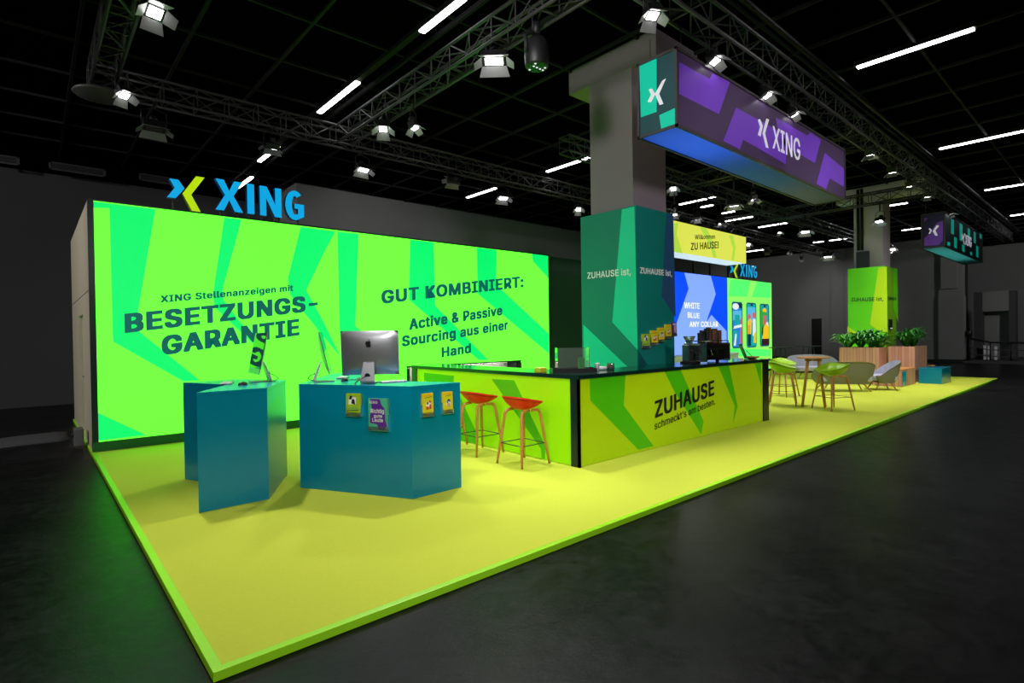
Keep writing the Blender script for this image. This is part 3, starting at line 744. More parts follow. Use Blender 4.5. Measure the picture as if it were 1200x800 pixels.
b = MB(); b.box((KX1 - .21, KY0, 0.002), (KX1, KY0 + KD, KZ - .05), mat('bar_black', (4, 8, 9), .3)); b.build('post', bar)
b = MB(); b.box((KX0 - .0, KY1 - .14, 0.002), (KX0 + KD, KY1, KZ - .05), BLACKG); b.build('post', bar)
b = MB(); b.prism([(KX0 - .01, KY0 - .01), (KX1 + .01, KY0 - .01), (KX1 + .01, KY0 + KD), (KX0 + KD, KY0 + KD), (KX0 + KD, KY1), (KX0 - .01, KY1)], KZ - .05, KZ, BLACKG, KTOP); b.build('worktop', bar)
b = MB(); b.box((KX0 + .04, KY0 + .03, .002), (KX1 - .21, KY0 + KD - .05, KZ - .05), DKGREEN); b.box((KX0 + .04, KY0 + KD - .05, .002), (KX0 + KD - .05, KY1 - .14, KZ - .05), DKGREEN); b.build('carcass', bar)
T('ZUHAUSE', (767.5, 490), (837, 462.6), (767.5, 470), INK, bar, .030, y=KY0 + .013)
T("schmeckt's am besten.", (767, 503.6), (838, 473.6), (767, 494.8), INK, bar, .012, y=KY0 + .013)

# ================================================================== pillar cladding
PT = mat('print_dark_green', (0, 126, 104), 0.45); PL = mat('print_mint', (12, 216, 164), 0.45); PB = mat('print_petrol', (0, 122, 112), 0.45); PN = mat('print_navy', (62, 58, 92), 0.45); PP = mat('print_deep_petrol', (0, 76, 80), .45)
TXW = mat('white_lettering', (240, 245, 242), 0.5)
PX0, PX1, PY0, PY1 = 6.59, 7.66, 2.29, 3.44
pc = thing('pillar_cladding', 'dark green printed box around the near column reading ZUHAUSE ist', 'pillar', (0, 0, 0))


def clad(t, x0, x1, y0, y1, mw, ms, west, south, h=ZW):
    b = MB(); e = .03
    b.box((x0, y0, 0.002), (x0 + e, y1, h), mw); pattern_w = [(P, m) for P, m in west]
    for P, m in west:
        b.face([at(u, v, x=x0 - .003) for u, v in P], m)
    b.build('printed_panel', t)
    b = MB(); b.box((x0 + e, y0, 0.002), (x1, y0 + e, h), ms)
    for P, m in south:
        b.face([at(u, v, y=y0 - .003) for u, v in P], m)
    b.build('printed_panel', t)
    b = MB(); b.box((x1 - e, y0 + e, 0.002), (x1, y1, h), ms); b.build('printed_panel', t)
    b = MB(); b.box((x0 + e, y1 - e, 0.002), (x1 - e, y1, h), mw); b.build('printed_panel', t)


clad(pc, PX0, PX1, PY0, PY1, PT, PB,
     [([(728.7, 245.3), (743.4, 241.8), (747.3, 410), (717.5, 377.5)], PL), ([(683.5, 380), (741, 435), (741, 448), (684.5, 448)], PL)],
     [([(781, 250), (789, 251.3), (791.8, 372), (775.7, 347.5)], PN), ([(748.3, 411), (762, 432), (762, 440), (748.7, 440)], PP)])
T('ZUHAUSE ist,', (688.3, 326.7), (739.3, 321.7), (688.3, 319.3), TXW, pc, .022, x=PX0 - .006)
T('ZUHAUSE ist,', (750, 320), (787.5, 323.7), (750, 313), TXW, pc, .022, y=PY0 - .006)

QX0, QX1, QY0, QY1 = 19.62, 20.86, 2.27, 3.31
QG = mat('print_leaf_green', (108, 236, 10), 0.45); QY = mat('print_lime_yellow', (200, 244, 10), 0.45); QD = mat('print_olive_green', (118, 184, 16), 0.45)
qc = thing('pillar_cladding', 'bright lime printed box around the far column behind the planters', 'pillar', (0, 0, 0))
clad(qc, QX0, QX1, QY0, QY1, QG, QD,
     [([(1029.4, 313.2), (1039.2, 312.6), (1040, 389), (1032, 389), (1019.4, 380)], QY), ([(993.2, 382), (1005.6, 391), (993.2, 391)], QY)],
     [([(1047.5, 314), (1051.7, 314.8), (1052.5, 378), (1047, 360)], QG)])
T('ZUHAUSE ist,', (997.5, 353), (1035, 352.4), (997.5, 348.8), mat('dark_green_lettering', (0, 90, 40), .5), qc, .02, x=QX0 - .006)
T('ZUHAUSE ist,', (1041, 351.3), (1050.3, 351.6), (1041, 347.6), mat('dark_green_lettering', (0, 90, 40), .5), qc, .02, y=QY0 - .006)
a = at(1041.3, 386, y=QY0 - .004); c = at(1043.8, 374, y=QY0 - .004)
b = MB(); b.box((a.x, QY0 - .05, a.z), (c.x, QY0 - .005, c.z), BLACKP); b.box((a.x + .02, QY0 - .055, a.z + .05), (c.x - .02, QY0 - .05, c.z - .3), E('white', (235, 245, 250)))
tag(b.build('leaflet_holder'), 'small dark leaflet holder on the far lime pillar box', 'holder')
# pipes and a black box on the far column
for i, px in enumerate((1005.7, 1010.2)):
    p = at(px, 288, x=19.93)
    b = MB(); b.tube([(19.93, p.y, 4.25), (19.93, p.y, ZC - .05)], .045, BLACKM, 10)
    tag(b.build('conduit_pipe'), ('black pipe on the far column, left of the pair', 'black pipe on the far column, right of the pair')[i], 'pipe', 'black pipes on the far column')
p = at(1004.5, 315, x=19.9); q = at(1018.5, 294, x=19.9)
b = MB(); b.box((19.8, q.y, 3.66), (19.945, p.y, q.z), mat('slate_box', (44, 46, 56), .5), bev=.01)
tag(b.build('junction_box'), 'dark grey junction box on the far column above the lime panel', 'box')

# ================================================================== hanging banners
BD = mat('banner_aubergine', (92, 66, 112), 0.55); BP = mat('banner_violet', (150, 84, 250), 0.55); BDK = mat('banner_dark_teal', (40, 82, 92), 0.5); BT = mat('banner_turquoise_added_glow', (0, 206, 176), 0.5, emit=.25, ecol=(0, 206, 176)); BF = mat('banner_edge', (74, 66, 70), .5)  # turquoise fabric print has a faint glow added
LW = mat('banner_white_added_glow', (232, 228, 240), .5, emit=.35, ecol=(232, 228, 240))  # white print brightened by an added glow
DIFF = mat('banner_diffuser', (190, 200, 205), 0.5)


def diffuser():
    if 'banner_light_diffuser' in MATS: return MATS['banner_light_diffuser']
    m = bpy.data.materials.new('banner_light_diffuser'); m.use_nodes = True
    nt = m.node_tree; nt.nodes.clear()
    o = nt.nodes.new('ShaderNodeOutputMaterial'); tr = nt.nodes.new('ShaderNodeBsdfTranslucent'); df = nt.nodes.new('ShaderNodeBsdfDiffuse'); mx = nt.nodes.new('ShaderNodeMixShader')
    tr.inputs[0].default_value = (.85, .88, .9, 1); df.inputs[0].default_value = (.22, .22, .24, 1); mx.inputs[0].default_value = .6
    nt.links.new(df.outputs[0], mx.inputs[1]); nt.links.new(tr.outputs[0], mx.inputs[2]); nt.links.new(mx.outputs[0], o.inputs[0])
    MATS['banner_light_diffuser'] = m
    return m


def banner(label, x0, x1, y0, y1, z0, z1, ms, mw, south, west, tint_lamps, drops):
    t = thing('hanging_banner', label, 'banner', (x0, y0, z0))
    o0 = t.location
    b = MB(); b.face([V(p) - o0 for p in ((x0, y0, z0), (x1, y0, z0), (x1, y0, z1), (x0, y0, z1))], ms)
    for P, m in south:
        b.face([at(u, v, y=y0 - .004) - o0 for u, v in P], m)
    b.build('front_fabric', t)
    b = MB(); b.face([V(p) - o0 for p in ((x0, y1, z0), (x0, y0, z0), (x0, y0, z1), (x0, y1, z1))], mw)
    for P, m in west:
        b.face([at(u, v, x=x0 - .004) - o0 for u, v in P], m)
    b.build('end_fabric', t)
    b = MB(); b.face([V(p) - o0 for p in ((x1, y1, z0), (x0, y1, z0), (x0, y1, z1), (x1, y1, z1))], ms)
    b.face([V(p) - o0 for p in ((x1, y0, z0), (x1, y1, z0), (x1, y1, z1), (x1, y0, z1))], ms)
    b.face([V(p) - o0 for p in ((x0, y0, z1 - .01), (x1, y0, z1 - .01), (x1, y1, z1 - .01), (x0, y1, z1 - .01))], BF); b.build('back_fabric', t)
    b = MB(); b.face([V(p) - o0 for p in ((x0, y0, z0), (x0, y1, z0), (x1, y1, z0), (x1, y0, z0))], diffuser()); tag(b.build('bottom_diffuser', t), 'softly glowing blue to grey underside')
    f = MB(); e = .018
    for p, q in (((x0, y0, z0), (x1, y0, z0)), ((x0, y0, z1), (x1, y0, z1)), ((x0, y0, z0), (x0, y0, z1)), ((x1, y0, z0), (x1, y0, z1)), ((x0, y0, z0), (x0, y1, z0)), ((x0, y0, z1), (x0, y1, z1)), ((x0, y1, z0), (x0, y1, z1)), ((x0, y1, z0), (x1, y1, z0)), ((x1, y0, z0), (x1, y1, z0))):
        p = V(p) - o0; q = V(q) - o0
        lo = V((min(p.x, q.x) - e, min(p.y, q.y) - e, min(p.z, q.z) - e)); hi = V((max(p.x, q.x) + e * .2, max(p.y, q.y) + e, max(p.z, q.z) + e))
        f.box(lo, hi, BF)
    f.build('frame', t)
    for xd, yd in drops:
        mb = MB(); mb.tube([V((xd, yd, z1)) - o0, V((xd, yd, 5.62)) - o0], .006, STEEL, 6); mb.build('hanging_wire', t)
    for (lx, ly, sx, sy, col, pw) in tint_lamps:  # coloured lamps added inside the box to tint its underside
        la = bpy.data.lights.new('banner_tint_lamp', 'AREA'); la.shape = 'RECTANGLE'; la.size = sx; la.size_y = sy; la.color = col; la.energy = pw
        lo_ = bpy.data.objects.new('banner_tint_lamp', la); COL.objects.link(lo_); lo_.parent = t; lo_.location = V((lx, ly, z0 + .75)) - o0
    return t


bx0, bx1, by0, by1, bz0, bz1 = 5.627, 11.78, 0.94, 1.52, 4.262, 5.243
ban = banner('large aubergine and violet hanging banner with white XING, nearest the camera', bx0, bx1, by0, by1, bz0, bz1, BD, BDK,
    [([(795.7, 72.5), (831.7, 92.5), (835, 86), (855.5, 96), (842.5, 133.7), (795.7, 110)], BP),
     ([(862.5, 126), (894, 143), (921.5, 158), (921, 192.5), (871, 163.7), (867, 175), (847.5, 165)], BP),
     ([(908.7, 137.5), (946, 158.7), (950, 155), (962, 163.7), (955, 191), (915, 168)], BP),
     ([(966.5, 179), (989, 197.5), (989, 219), (972.5, 209), (968, 221.7), (956.7, 215)], BP)],
    [([(749, 73.5), (769.5, 66), (769.5, 131), (751, 137.5)], BT), ([(772.5, 135), (792, 126), (792, 146), (775, 152.5)], BT)],
    [(6.5, 1.2, 1.7, .4, (.03, .16, 1), 10), (8.7, 1.4, 2.2, .2, (.1, .6, 1), 1.6), (10.6, 1.45, 2.0, .2, (.7, .95, .7), 1.2)],
    [(5.8, 1.45), (5.8, .98), (8.7, .98), (11.6, .98), (11.6, 1.45)])
for nm, pts in (('small', [(760, 104.5), (764, 103.7), (768, 110), (763, 119.5), (758.7, 119.5), (763, 111)]), ('big', [(776, 94.5), (780.5, 91.8), (772.5, 110), (777.5, 121.7), (773, 123), (767.5, 110)])):
    b = MB(); b.face([at(u, v, x=bx0 - .008) - ban.location for u, v in pts], LW); b.build('chevron', ban)
for pts in ([(888, 140.5), (890.7, 139.3), (894, 147.5), (891.3, 160), (888, 158), (890.7, 148.7)], [(898, 138.7), (901.3, 140), (896.7, 156), (900.7, 173.7), (897.5, 172.5), (893.7, 156)]):
    b = MB(); b.face([at(u, v, y=by0 - .008) - ban.location for u, v in pts], LW); b.build('chevron', ban)
T('XING', (905.5, 173.5), (937.8, 188.6), (905.5, 147), LW, ban, .01, y=by0 - .008)
ban2 = banner('distant teal striped hanging banner with white XING and violet end', 20.62, 27.0, 0.94, 1.52, 4.18, 5.25, mat('banner_slate_teal', (34, 64, 74), .55), mat('banner_indigo', (54, 38, 110), .55),
    [([(1114.5, 256), (1118, 258), (1118, 275), (1114.5, 273.5)], BT), ([(1118, 277), (1121.5, 279), (1121.5, 291.5), (1118, 289.5)], BT), ([(1124.5, 261), (1128, 263), (1128, 283), (1124.5, 281)], BT), ([(1134, 267), (1136.8, 268.5), (1136.8, 280), (1134, 278)], BT),
     ([(1141, 271), (1143.5, 272.5), (1143.5, 285.5), (1141, 284)], BT), ([(1127.5, 286), (1130.5, 287.5), (1130.5, 295.5), (1127.5, 294)], BT), ([(1144, 287.5), (1146.5, 289), (1146.5, 302), (1144, 300.5)], BT), ([(1148, 273), (1150.3, 274.5), (1150.3, 280), (1148, 279)], BT), ([(1136.8, 294.5), (1139.4, 296), (1139.4, 299.6), (1136.8, 298)], BT), ([(1110, 283), (1113.6, 284), (1113.6, 288.5), (1110, 287)], BT)],
    [([(1083, 279), (1088, 275), (1098, 261), (1105, 258.5), (1105, 281.5), (1100, 287), (1083, 288)], BP), ([(1083, 255.3), (1087.5, 255.3), (1083, 260.5)], BP)],
    [(23.2, 1.2, 4.5, .4, (.1, .85, .75), 9)], [(20.8, 1.45), (20.8, .98), (26.8, .98)])
for pts in ([(1088, 267.7), (1090, 267.3), (1092.3, 269.7), (1090, 273.7), (1087.8, 274), (1090, 270.5)], [(1097.5, 264), (1100.7, 264), (1096.3, 270), (1099, 276), (1096, 276), (1093, 271)]):
    b = MB(); b.face([at(u, v, x=20.62 - .008) - ban2.location for u, v in pts], LW); b.build('chevron', ban2)
for sh in (LOGO_S, LOGO_B):
    a, c, e = at(1127, 285, y=.93), at(1131, 287, y=.93), at(1127, 271.5, y=.93)
    b = MB(); b.face([p - ban2.location for p in logo_pts(sh, a, c, V((a.x, a.y, e.z)))], LW); b.build('chevron', ban2)
T('XING', (1131.3, 286.5), (1138.5, 289.8), (1131.3, 274.5), LW, ban2, .012, y=.932)

# welcome light box over the bar
WB = mat('welcome_lime_glow', (222, 228, 84), emit=.95); WB2 = mat('welcome_green_glow', (178, 218, 70), emit=.95); WU = mat('welcome_bottom_glow', (205, 226, 232), emit=.95)
wx0, wx1, wy0, wy1, wz0, wz1 = 11.0, 16.02, 5.0, 5.62, 3.735, 4.545
wb = thing('light_box', 'hanging yellow-green light box reading Willkommen ZU HAUSE!', 'sign', (wx0, wy0, wz0))
o0 = wb.location.copy()
b = MB(); b.face([V(p) - o0 for p in ((wx0, wy0, wz0), (wx1, wy0, wz0), (wx1, wy0, wz1), (wx0, wy0, wz1))], WB)
for P in ([(789.5, 262), (795, 260.5), (793, 275), (800, 297), (789.8, 295)], [(820, 266), (828, 267.5), (836, 284), (840, 302), (836, 301.5), (831, 286)], [(854, 275), (859, 276), (862, 290), (860, 305.5), (857, 305), (859, 291)]):
    b.face([at(u, v, y=wy0 - .004) - o0 for u, v in P], WB2)
b.build('light_panel', wb)
b = MB(); b.face([V(p) - o0 for p in ((wx0, wy0, wz0), (wx0, wy1, wz0), (wx1, wy1, wz0), (wx1, wy0, wz0))], WU); b.build('bottom_panel', wb)
b = MB(); b.box((0, .62, 0), (wx1 - wx0, .64, wz1 - wz0), BLACKM); b.box((0, 0, wz1 - wz0), (wx1 - wx0, .64, wz1 - wz0 + .03), BLACKM); b.box((wx1 - wx0, 0, 0), (wx1 - wx0 + .02, .64, wz1 - wz0 + .03), BLACKM); b.box((-.02, 0, 0), (0, .64, wz1 - wz0 + .03), BLACKM); b.build('frame', wb)
for xx in (11.6, 13.5, 15.6):
    b = MB(); b.tube([(xx - wx0, .3, wz1 - wz0 + .03), (xx - wx0, .3, 5.62 - wz0)], .006, STEEL, 6); b.build('hanging_wire', wb)
T('Willkommen', (814.4, 280.4), (838, 279.6), (814.4, 275), INK, wb, .014, y=wy0 - .008)
T('ZU HAUSE!', (809.6, 293), (842, 290.6), (809.6, 284.6), INK, wb, .022, y=wy0 - .008)
# slim vertical rods seen above the blue screen
for i, px in enumerate((812.3, 831.6, 852.8)):
    p = at(px, 312, y=YW + .2)
    b = MB(); b.tube([(p.x, YW + .2, ZW + .02), (p.x, YW + .2, 5.6)], .03, BLACKM, 8)
    tag(b.build('support_rod'), ('slim black rod above the blue screen, left of three', 'slim black rod above the blue screen, middle of three', 'slim black rod above the blue screen, by the small sign')[i], 'rod', 'black rods above the blue screen')

# ================================================================== desks
def desk(label, poly, group=None):
    cx = sum(p[0] for p in poly) / len(poly); cy = sum(p[1] for p in poly) / len(poly)
    t = thing('counter_desk', label, 'desk', (cx, cy, 0), 0, group)
    P = [(x - cx, y - cy) for x, y in poly]
    b = MB(); b.prism(P, .002, 1.085, TEAL); b.build('body', t)
    b = MB(); b.prism(P, 1.0865, 1.115, TEAL); b.build('desk_top', t)
    return t


D1 = [(.512, 2.803), (1.133, 2.80), (1.615, 3.68), (1.30, 4.32), (.677, 4.312), (.965, 3.58)]
D2 = [(1.52, 3.0), (2.177, 1.79), (2.777, 1.80), (2.13, 3.0), (3.10, 4.35), (2.49, 4.35)]
desk('smaller teal chevron-shaped desk at left with one computer', D1, 'teal chevron desks')
desk('larger teal chevron-shaped desk with leaflet holders and two computers', D2, 'teal chevron desks')
DZ = 1.115

# ---- computers
APPLE = [(.0, .30), (-.10, .34), (-.22, .34), (-.33, .25), (-.38, .08), (-.35, -.12), (-.25, -.32), (-.14, -.42), (-.05, -.40), (.03, -.38), (.13, -.42), (.24, -.34), (.34, -.14), (.26, -.05), (.22, .08), (.26, .2), (.33, .26), (.22, .34), (.1, .34)]
LEAF = [(.0, .36), (.02, .48), (.12, .58), (.16, .46), (.1, .38)]


def computer(label, loc, facing, tilt=8):
    rz = math.atan2(facing[1], facing[0]) + math.pi / 2     # the screen looks along local -Y
    t = thing('desktop_computer', label, 'computer', loc, rz, 'desktop computers on the teal desks')
    W, Hh, z0 = .62, .475, .085
    R = Matrix.Translation((0, 0, z0 + Hh / 2)) @ Matrix.Rotation(math.radians(-tilt), 4, 'X')
    b = MB()
    n = 13
    rows = []
    for i in range(n):
        v = -1 + 2 * i / (n - 1)
        rows.append([R @ V((u * W / 2, -.005 + .045 * (max(0, 1 - u * u) ** .6) * (max(0, 1 - v * v) ** .6), v * Hh / 2)) for u in [-1 + 2 * j / (n - 1) for j in range(n)]])
    b.grid(rows, ALU)
    b.box((-W / 2, -.012, -Hh / 2), (W / 2, -.005, Hh / 2), ALU, R)
    b.box((-W / 2, -.014, -Hh / 2), (W / 2, -.012, -Hh / 2 + .065), ALU, R)
    b.build('housing', t)
    b = MB(); b.box((-W / 2, -.0165, -Hh / 2 + .066), (W / 2, -.0125, Hh / 2), SCREEN, R); tag(b.build('screen', t), 'black glossy screen')
    b = MB()
    for shp in (APPLE, LEAF):
        for sgn, y in ((1, None),):
            b.face([R @ V((-u * .085, .0485, .10 + v * .085)) for u, v in shp], BLACKP)
    b.build('emblem', t)
    # bent stand
    b = MB()
    prof = [(-.10, .004), (.10, .004), (.125, .012), (.125, .03), (.055, .22), (.045, .23), (.035, .22), (.10, .02), (.095, .013), (-.10, .012)]
    w2 = .075
    L_ = [V((-w2 * (1 - .25 * max(0, z - .03) / .2), y, z)) for y, z in prof]; R_ = [V((w2 * (1 - .25 * max(0, z - .03) / .2), y, z)) for y, z in prof]
    b.face(L_, ALU); b.face(R_[::-1], ALU)
    for i in range(len(prof)):
        j = (i + 1) % len(prof); b.face([L_[i], R_[i], R_[j], L_[j]], ALU)
    st = b.build('stand', t)
    b = MB(); b.lathe([(.028, 0), (.028, .004), (.02, .004)], BLACKP, 16, Matrix.Translation((0, .108, .085)) @ Matrix.Rotation(-math.pi / 2 - .3, 4, 'X')); b.build('cable_hole', st)
    b = MB(); b.tube([(0, .10, .09), (.03, .16, .07), (.09, .19, .03), (.12, .15, .008), (.14, .08, .006)], .005, BLACKP, 6); b.build('cable', t)
    return t


computer('silver desktop computer with its back to the camera', (2.11, 2.52, DZ), (.66, .75), 4)
computer('slim desktop computer on the smaller teal desk, screen facing left', (1.33, 3.72, DZ), (-.985, .10), 11)
computer('slim desktop computer on the larger teal desk, seen edge-on facing right', (1.86, 3.12, DZ), (.90, -.43), 13)


def keyboard(label, loc, rz):
    t = thing('keyboard', label, 'keyboard', loc, rz, 'keyboards on the teal desks')
    b = MB(); b.box((-.14, -.057, 0.001), (.14, .057, .012), ALU, bev=.004); b.build('base', t)
    b = MB()
    for r_ in range(5):
        for c_ in range(13):
            b.box((-.134 + c_ * .0207, -.05 + r_ * .0205, .012), (-.134 + c_ * .0207 + .0175, -.05 + r_ * .0205 + .0175, .0155), WHITEP)
    tag(b.build('key_field', t), 'white keys')
    return t


keyboard('white keyboard left of the computer on the smaller teal desk', (1.0, 3.74, DZ), math.radians(70))
keyboard('white keyboard right of the silver computer back on the larger desk', (2.33, 2.42, DZ), math.radians(-15))
keyboard('white keyboard behind the edge-on computer on the larger desk', (2.22, 3.45, DZ), math.radians(55))


def mouse(label, loc, rz):
    b = MB(); rows = []
    for i in range(7):
        f = math.sin(math.pi / 2 * i / 6); h = math.cos(math.pi / 2 * i / 6)
        rows.append([V((.052 * h * math.cos(a_), .033 * h * math.sin(a_), .001 + .034 * f)) for a_ in [2 * math.pi * k / 16 for k in range(16)]])
    b.grid(rows, BLACKP, closed_u=True)
    b.tube([(.05, 0, .012), (.1, .02, .006), (.16, .0, .005), (.2, .05, .005)], .003, BLACKP, 6)
    o = b.build('mouse', None, loc); o.rotation_euler = (0, 0, rz)
    return tag(o, label, 'mouse', 'mice on the teal desks')


mouse('black mouse near the front edge of the smaller teal desk', (1.06, 3.36, DZ), .3)
mouse('black mouse left of the silver computer back', (2.03, 2.98, DZ), .5)
mouse('black mouse farthest back on the larger teal desk', (2.52, 4.02, DZ), .2)

# ---- leaflet holders
def leaflets(corners, plane_p, nrm, label, hlabel, base, art, title=None, tm=None, depth=.03, group='leaflets on the teal desk'):
    (xa, ya), (xb, yb) = corners
    bl = on(xa, yb, plane_p, nrm); br = on(xb, yb, plane_p, nrm); tl = on(xa, ya, plane_p, nrm)
    ex = (br - bl); ex.z = 0; W = ex.length; ex.normalize(); Hh = tl.z - bl.z
    M = Matrix((ex, nrm, V((0, 0, 1)))).transposed().to_4x4(); M.translation = bl + nrm * .002
    t = thing('leaflet_holder', hlabel, 'holder', bl + nrm * .002, 0, group.replace('leaflets', 'leaflet holders'))
    Ml = M.copy(); Ml.translation = V((0, 0, 0))
    b = MB(); b.box((-.008, 0, -.01), (W + .008, .004, Hh * .98), GLASSM, Ml); b.build('back_plate', t)
    b = MB(); b.box((-.008, .004, -.01), (W + .008, depth + .006, -.004), GLASSM, Ml); b.box((-.008, depth + .003, -.004), (W + .008, depth + .006, .035), GLASSM, Ml)
    b.box((-.008, .004, -.004), (-.004, depth + .003, Hh * .5), GLASSM, Ml); b.box((W + .004, .004, -.004), (W + .008, depth + .003, Hh * .5), GLASSM, Ml); b.build('pocket', t)
    b = MB(); b.box((0, .005, 0), (W, depth, Hh), base, Ml)
    for d, (m, shp) in enumerate(art):
        b.face([Ml @ V((u * W, depth + .0006 + d * .0004, v * Hh)) for u, v in shp][::-1], m)
    o = b.build('leaflet_stack', None, bl + nrm * .002)
    tag(o, label, 'leaflets', group)
    if title:
        for s, u0, u1, v0, hh in title:
            p = M @ V((u0 * W, depth + .003, v0 * Hh)); q = M @ V((u1 * W, depth + .003, v0 * Hh)); r_ = M @ V((u0 * W, depth + .003, (v0 + hh) * Hh))
            lettering(s, p, q, r_, tm, o, .02)
    return o


LF_G = mat('leaflet_lime', (158, 196, 28), .5); LF_Y = mat('leaflet_yellow', (226, 214, 30), .5); LF_V = mat('leaflet_violet', (92, 30, 150), .5); LF_M = mat('leaflet_mint', (70, 180, 140), .5)
pW = mat('ink_white', (240, 240, 236), .5); pK = mat('ink_navy', (20, 20, 40), .5); pR = mat('ink_red', (208, 60, 40), .5); pO = mat('ink_orange', (238, 190, 20), .5); pB = mat('ink_blue', (40, 70, 150), .5); pS = mat('ink_skin', (224, 170, 150), .5)
dA, dB, dC = V((1.52, 3.0, 0)), V((2.177, 1.79, 0)), V((2.777, 1.80, 0))
nAB = V((dB.y - dA.y, -(dB.x - dA.x), 0)).normalized()
if nAB.dot(CAM - dA) < 0: nAB = -nAB
nBC = V((dC.y - dB.y, -(dC.x - dB.x), 0)).normalized()
if nBC.dot(CAM - dB) < 0: nBC = -nBC
man = [(pW, [(.16, .5), (.7, .52), (.72, .84), (.2, .86)]), (pS, ell(.36, .8, .1, .07)), (pK, [(.2, .76), (.3, .9), (.5, .9), (.4, .8), (.36, .72)]), (pK, [(.38, .56), (.66, .5), (.6, .74), (.44, .76)]), (pK, [(.02, .2), (.86, .25), (.86, .28), (.02, .23)]), (LF_M, [(.1, .31), (.82, .33), (.82, .36), (.1, .34)])]
leaflets(((408, 460.5), (424.5, 486)), dA, nAB, 'lime leaflets with a photo of people, leftmost on the teal desk', 'clear holder of the lime photo leaflets on the teal desk', LF_G, man)
leaflets(((434.5, 466), (456.5, 502.5)), dA, nAB, 'large violet and mint leaflets with white heading on the teal desk', 'clear holder of the large violet leaflets', LF_M,
         [(LF_V, [(.12, .98), (.62, .98), (.7, .8), (.86, .7), (.9, .3), (.98, .15), (.8, .0), (.5, .02), (.46, .18), (.08, .22), (.1, .5), (.2, .6)])],
         [('Richtig', .14, .84, .54, .13), ('gute', .3, .74, .40, .10), ('Leute', .22, .78, .26, .12), ('XING', .06, .5, .84, .08)], pW, .035)
icons = [(pO, [(.06, .86), (.94, .86), (.94, .97), (.06, .97)]), (pW, ell(.55, .5, .25, .14)), (pR, [(.32, .28), (.56, .28), (.56, .42), (.32, .42)]), (pR, [(.6, .28), (.8, .3), (.78, .52), (.62, .5)]), (pK, [(.36, .52), (.52, .5), (.54, .6), (.4, .62)]), (pR, [(.56, .6), (.78, .56), (.74, .66), (.6, .68)]), (pK, [(.2, .79), (.84, .83), (.84, .85), (.2, .81)]), (pO, [(.3, .1), (.74, .12), (.74, .18), (.3, .16)])]
leaflets(((493.5, 461), (506, 487.5)), dB, nBC, 'narrow yellow leaflets with red symbols on the teal desk', 'clear holder of the yellow leaflets with red symbols', LF_Y, icons)
fig = [(pO, [(.06, .86), (.94, .86), (.94, .97), (.06, .97)]), (pW, ell(.55, .46, .24, .18)), (pB, [(.36, .5), (.5, .66), (.72, .64), (.72, .5), (.56, .56), (.46, .44)]), (pS, ell(.56, .38, .16, .1)), (pK, [(.24, .79), (.8, .83), (.8, .85), (.24, .81)]), (pO, [(.34, .1), (.74, .12), (.74, .18), (.34, .16)])]
leaflets(((517.3, 459.2), (528.7, 484)), dB, nBC, 'narrow yellow leaflets with a blue-haired figure, rightmost on the teal desk', 'clear holder of the yellow leaflets with a figure', LF_Y, fig)
ps, pn = V((0, PY0, 0)), V((0, -1, 0))
gp = 'leaflets on the pillar'
leaflets(((751.2, 391.2), (760, 407.5)), ps, pn, 'lime leaflets on the green pillar, lowest of the row', 'clear holder on the green pillar, lowest of the row', LF_G, man, group=gp)
leaflets(((761.4, 387.2), (769, 403.8)), ps, pn, 'yellow leaflets with red symbols, second from left on the pillar', 'clear holder second from left on the green pillar', LF_Y, icons, group=gp)
leaflets(((769.8, 383.8), (777, 400)), ps, pn, 'yellow leaflets with a dark figure, middle of the pillar row', 'clear holder in the middle of the pillar row', LF_Y, fig, group=gp)
leaflets(((778.3, 380), (785, 396.3)), ps, pn, 'yellow leaflets with red symbols, fourth from left on the pillar', 'clear holder fourth from left on the green pillar', LF_Y, icons, group=gp)
leaflets(((786.3, 377.4), (791.0, 393.3)), ps, pn, 'violet leaflets on the green pillar, highest of the row', 'clear holder on the green pillar, highest of the row', LF_V, [(pS, ell(.6, .5, .26, .3)), (pW, [(.1, .8), (.8, .8), (.8, .9), (.1, .9)])], group=gp)

# ================================================================== stools
def shell_rows(w, d, h0, back, side, n=9, seg=28, under=False, depth=.10):
    rows = []
    for i in range(n):
        q = i / (n - 1)
        row = []
        for k in range(seg):
            a_ = 2 * math.pi * k / seg
            cx, sx = math.cos(a_), math.sin(a_)
            ex = 2 / 2.6
            u = math.copysign(abs(cx) ** ex, cx) * q; v = math.copysign(abs(sx) ** ex, sx) * q
            rise = q ** 2.4 * (back * (max(0, 1 - u) / 2) ** 1.3 + side * abs(v) ** 2 * (0.35 + .65 * max(0, .3 - u) / 1.3))
            z = h0 + rise
            if under:
                z = h0 + rise - .018 - depth * (1 - q ** 2.2)
            row.append(V((u * d / 2, v * w / 2, z)))
        rows.append(row)
    return rows


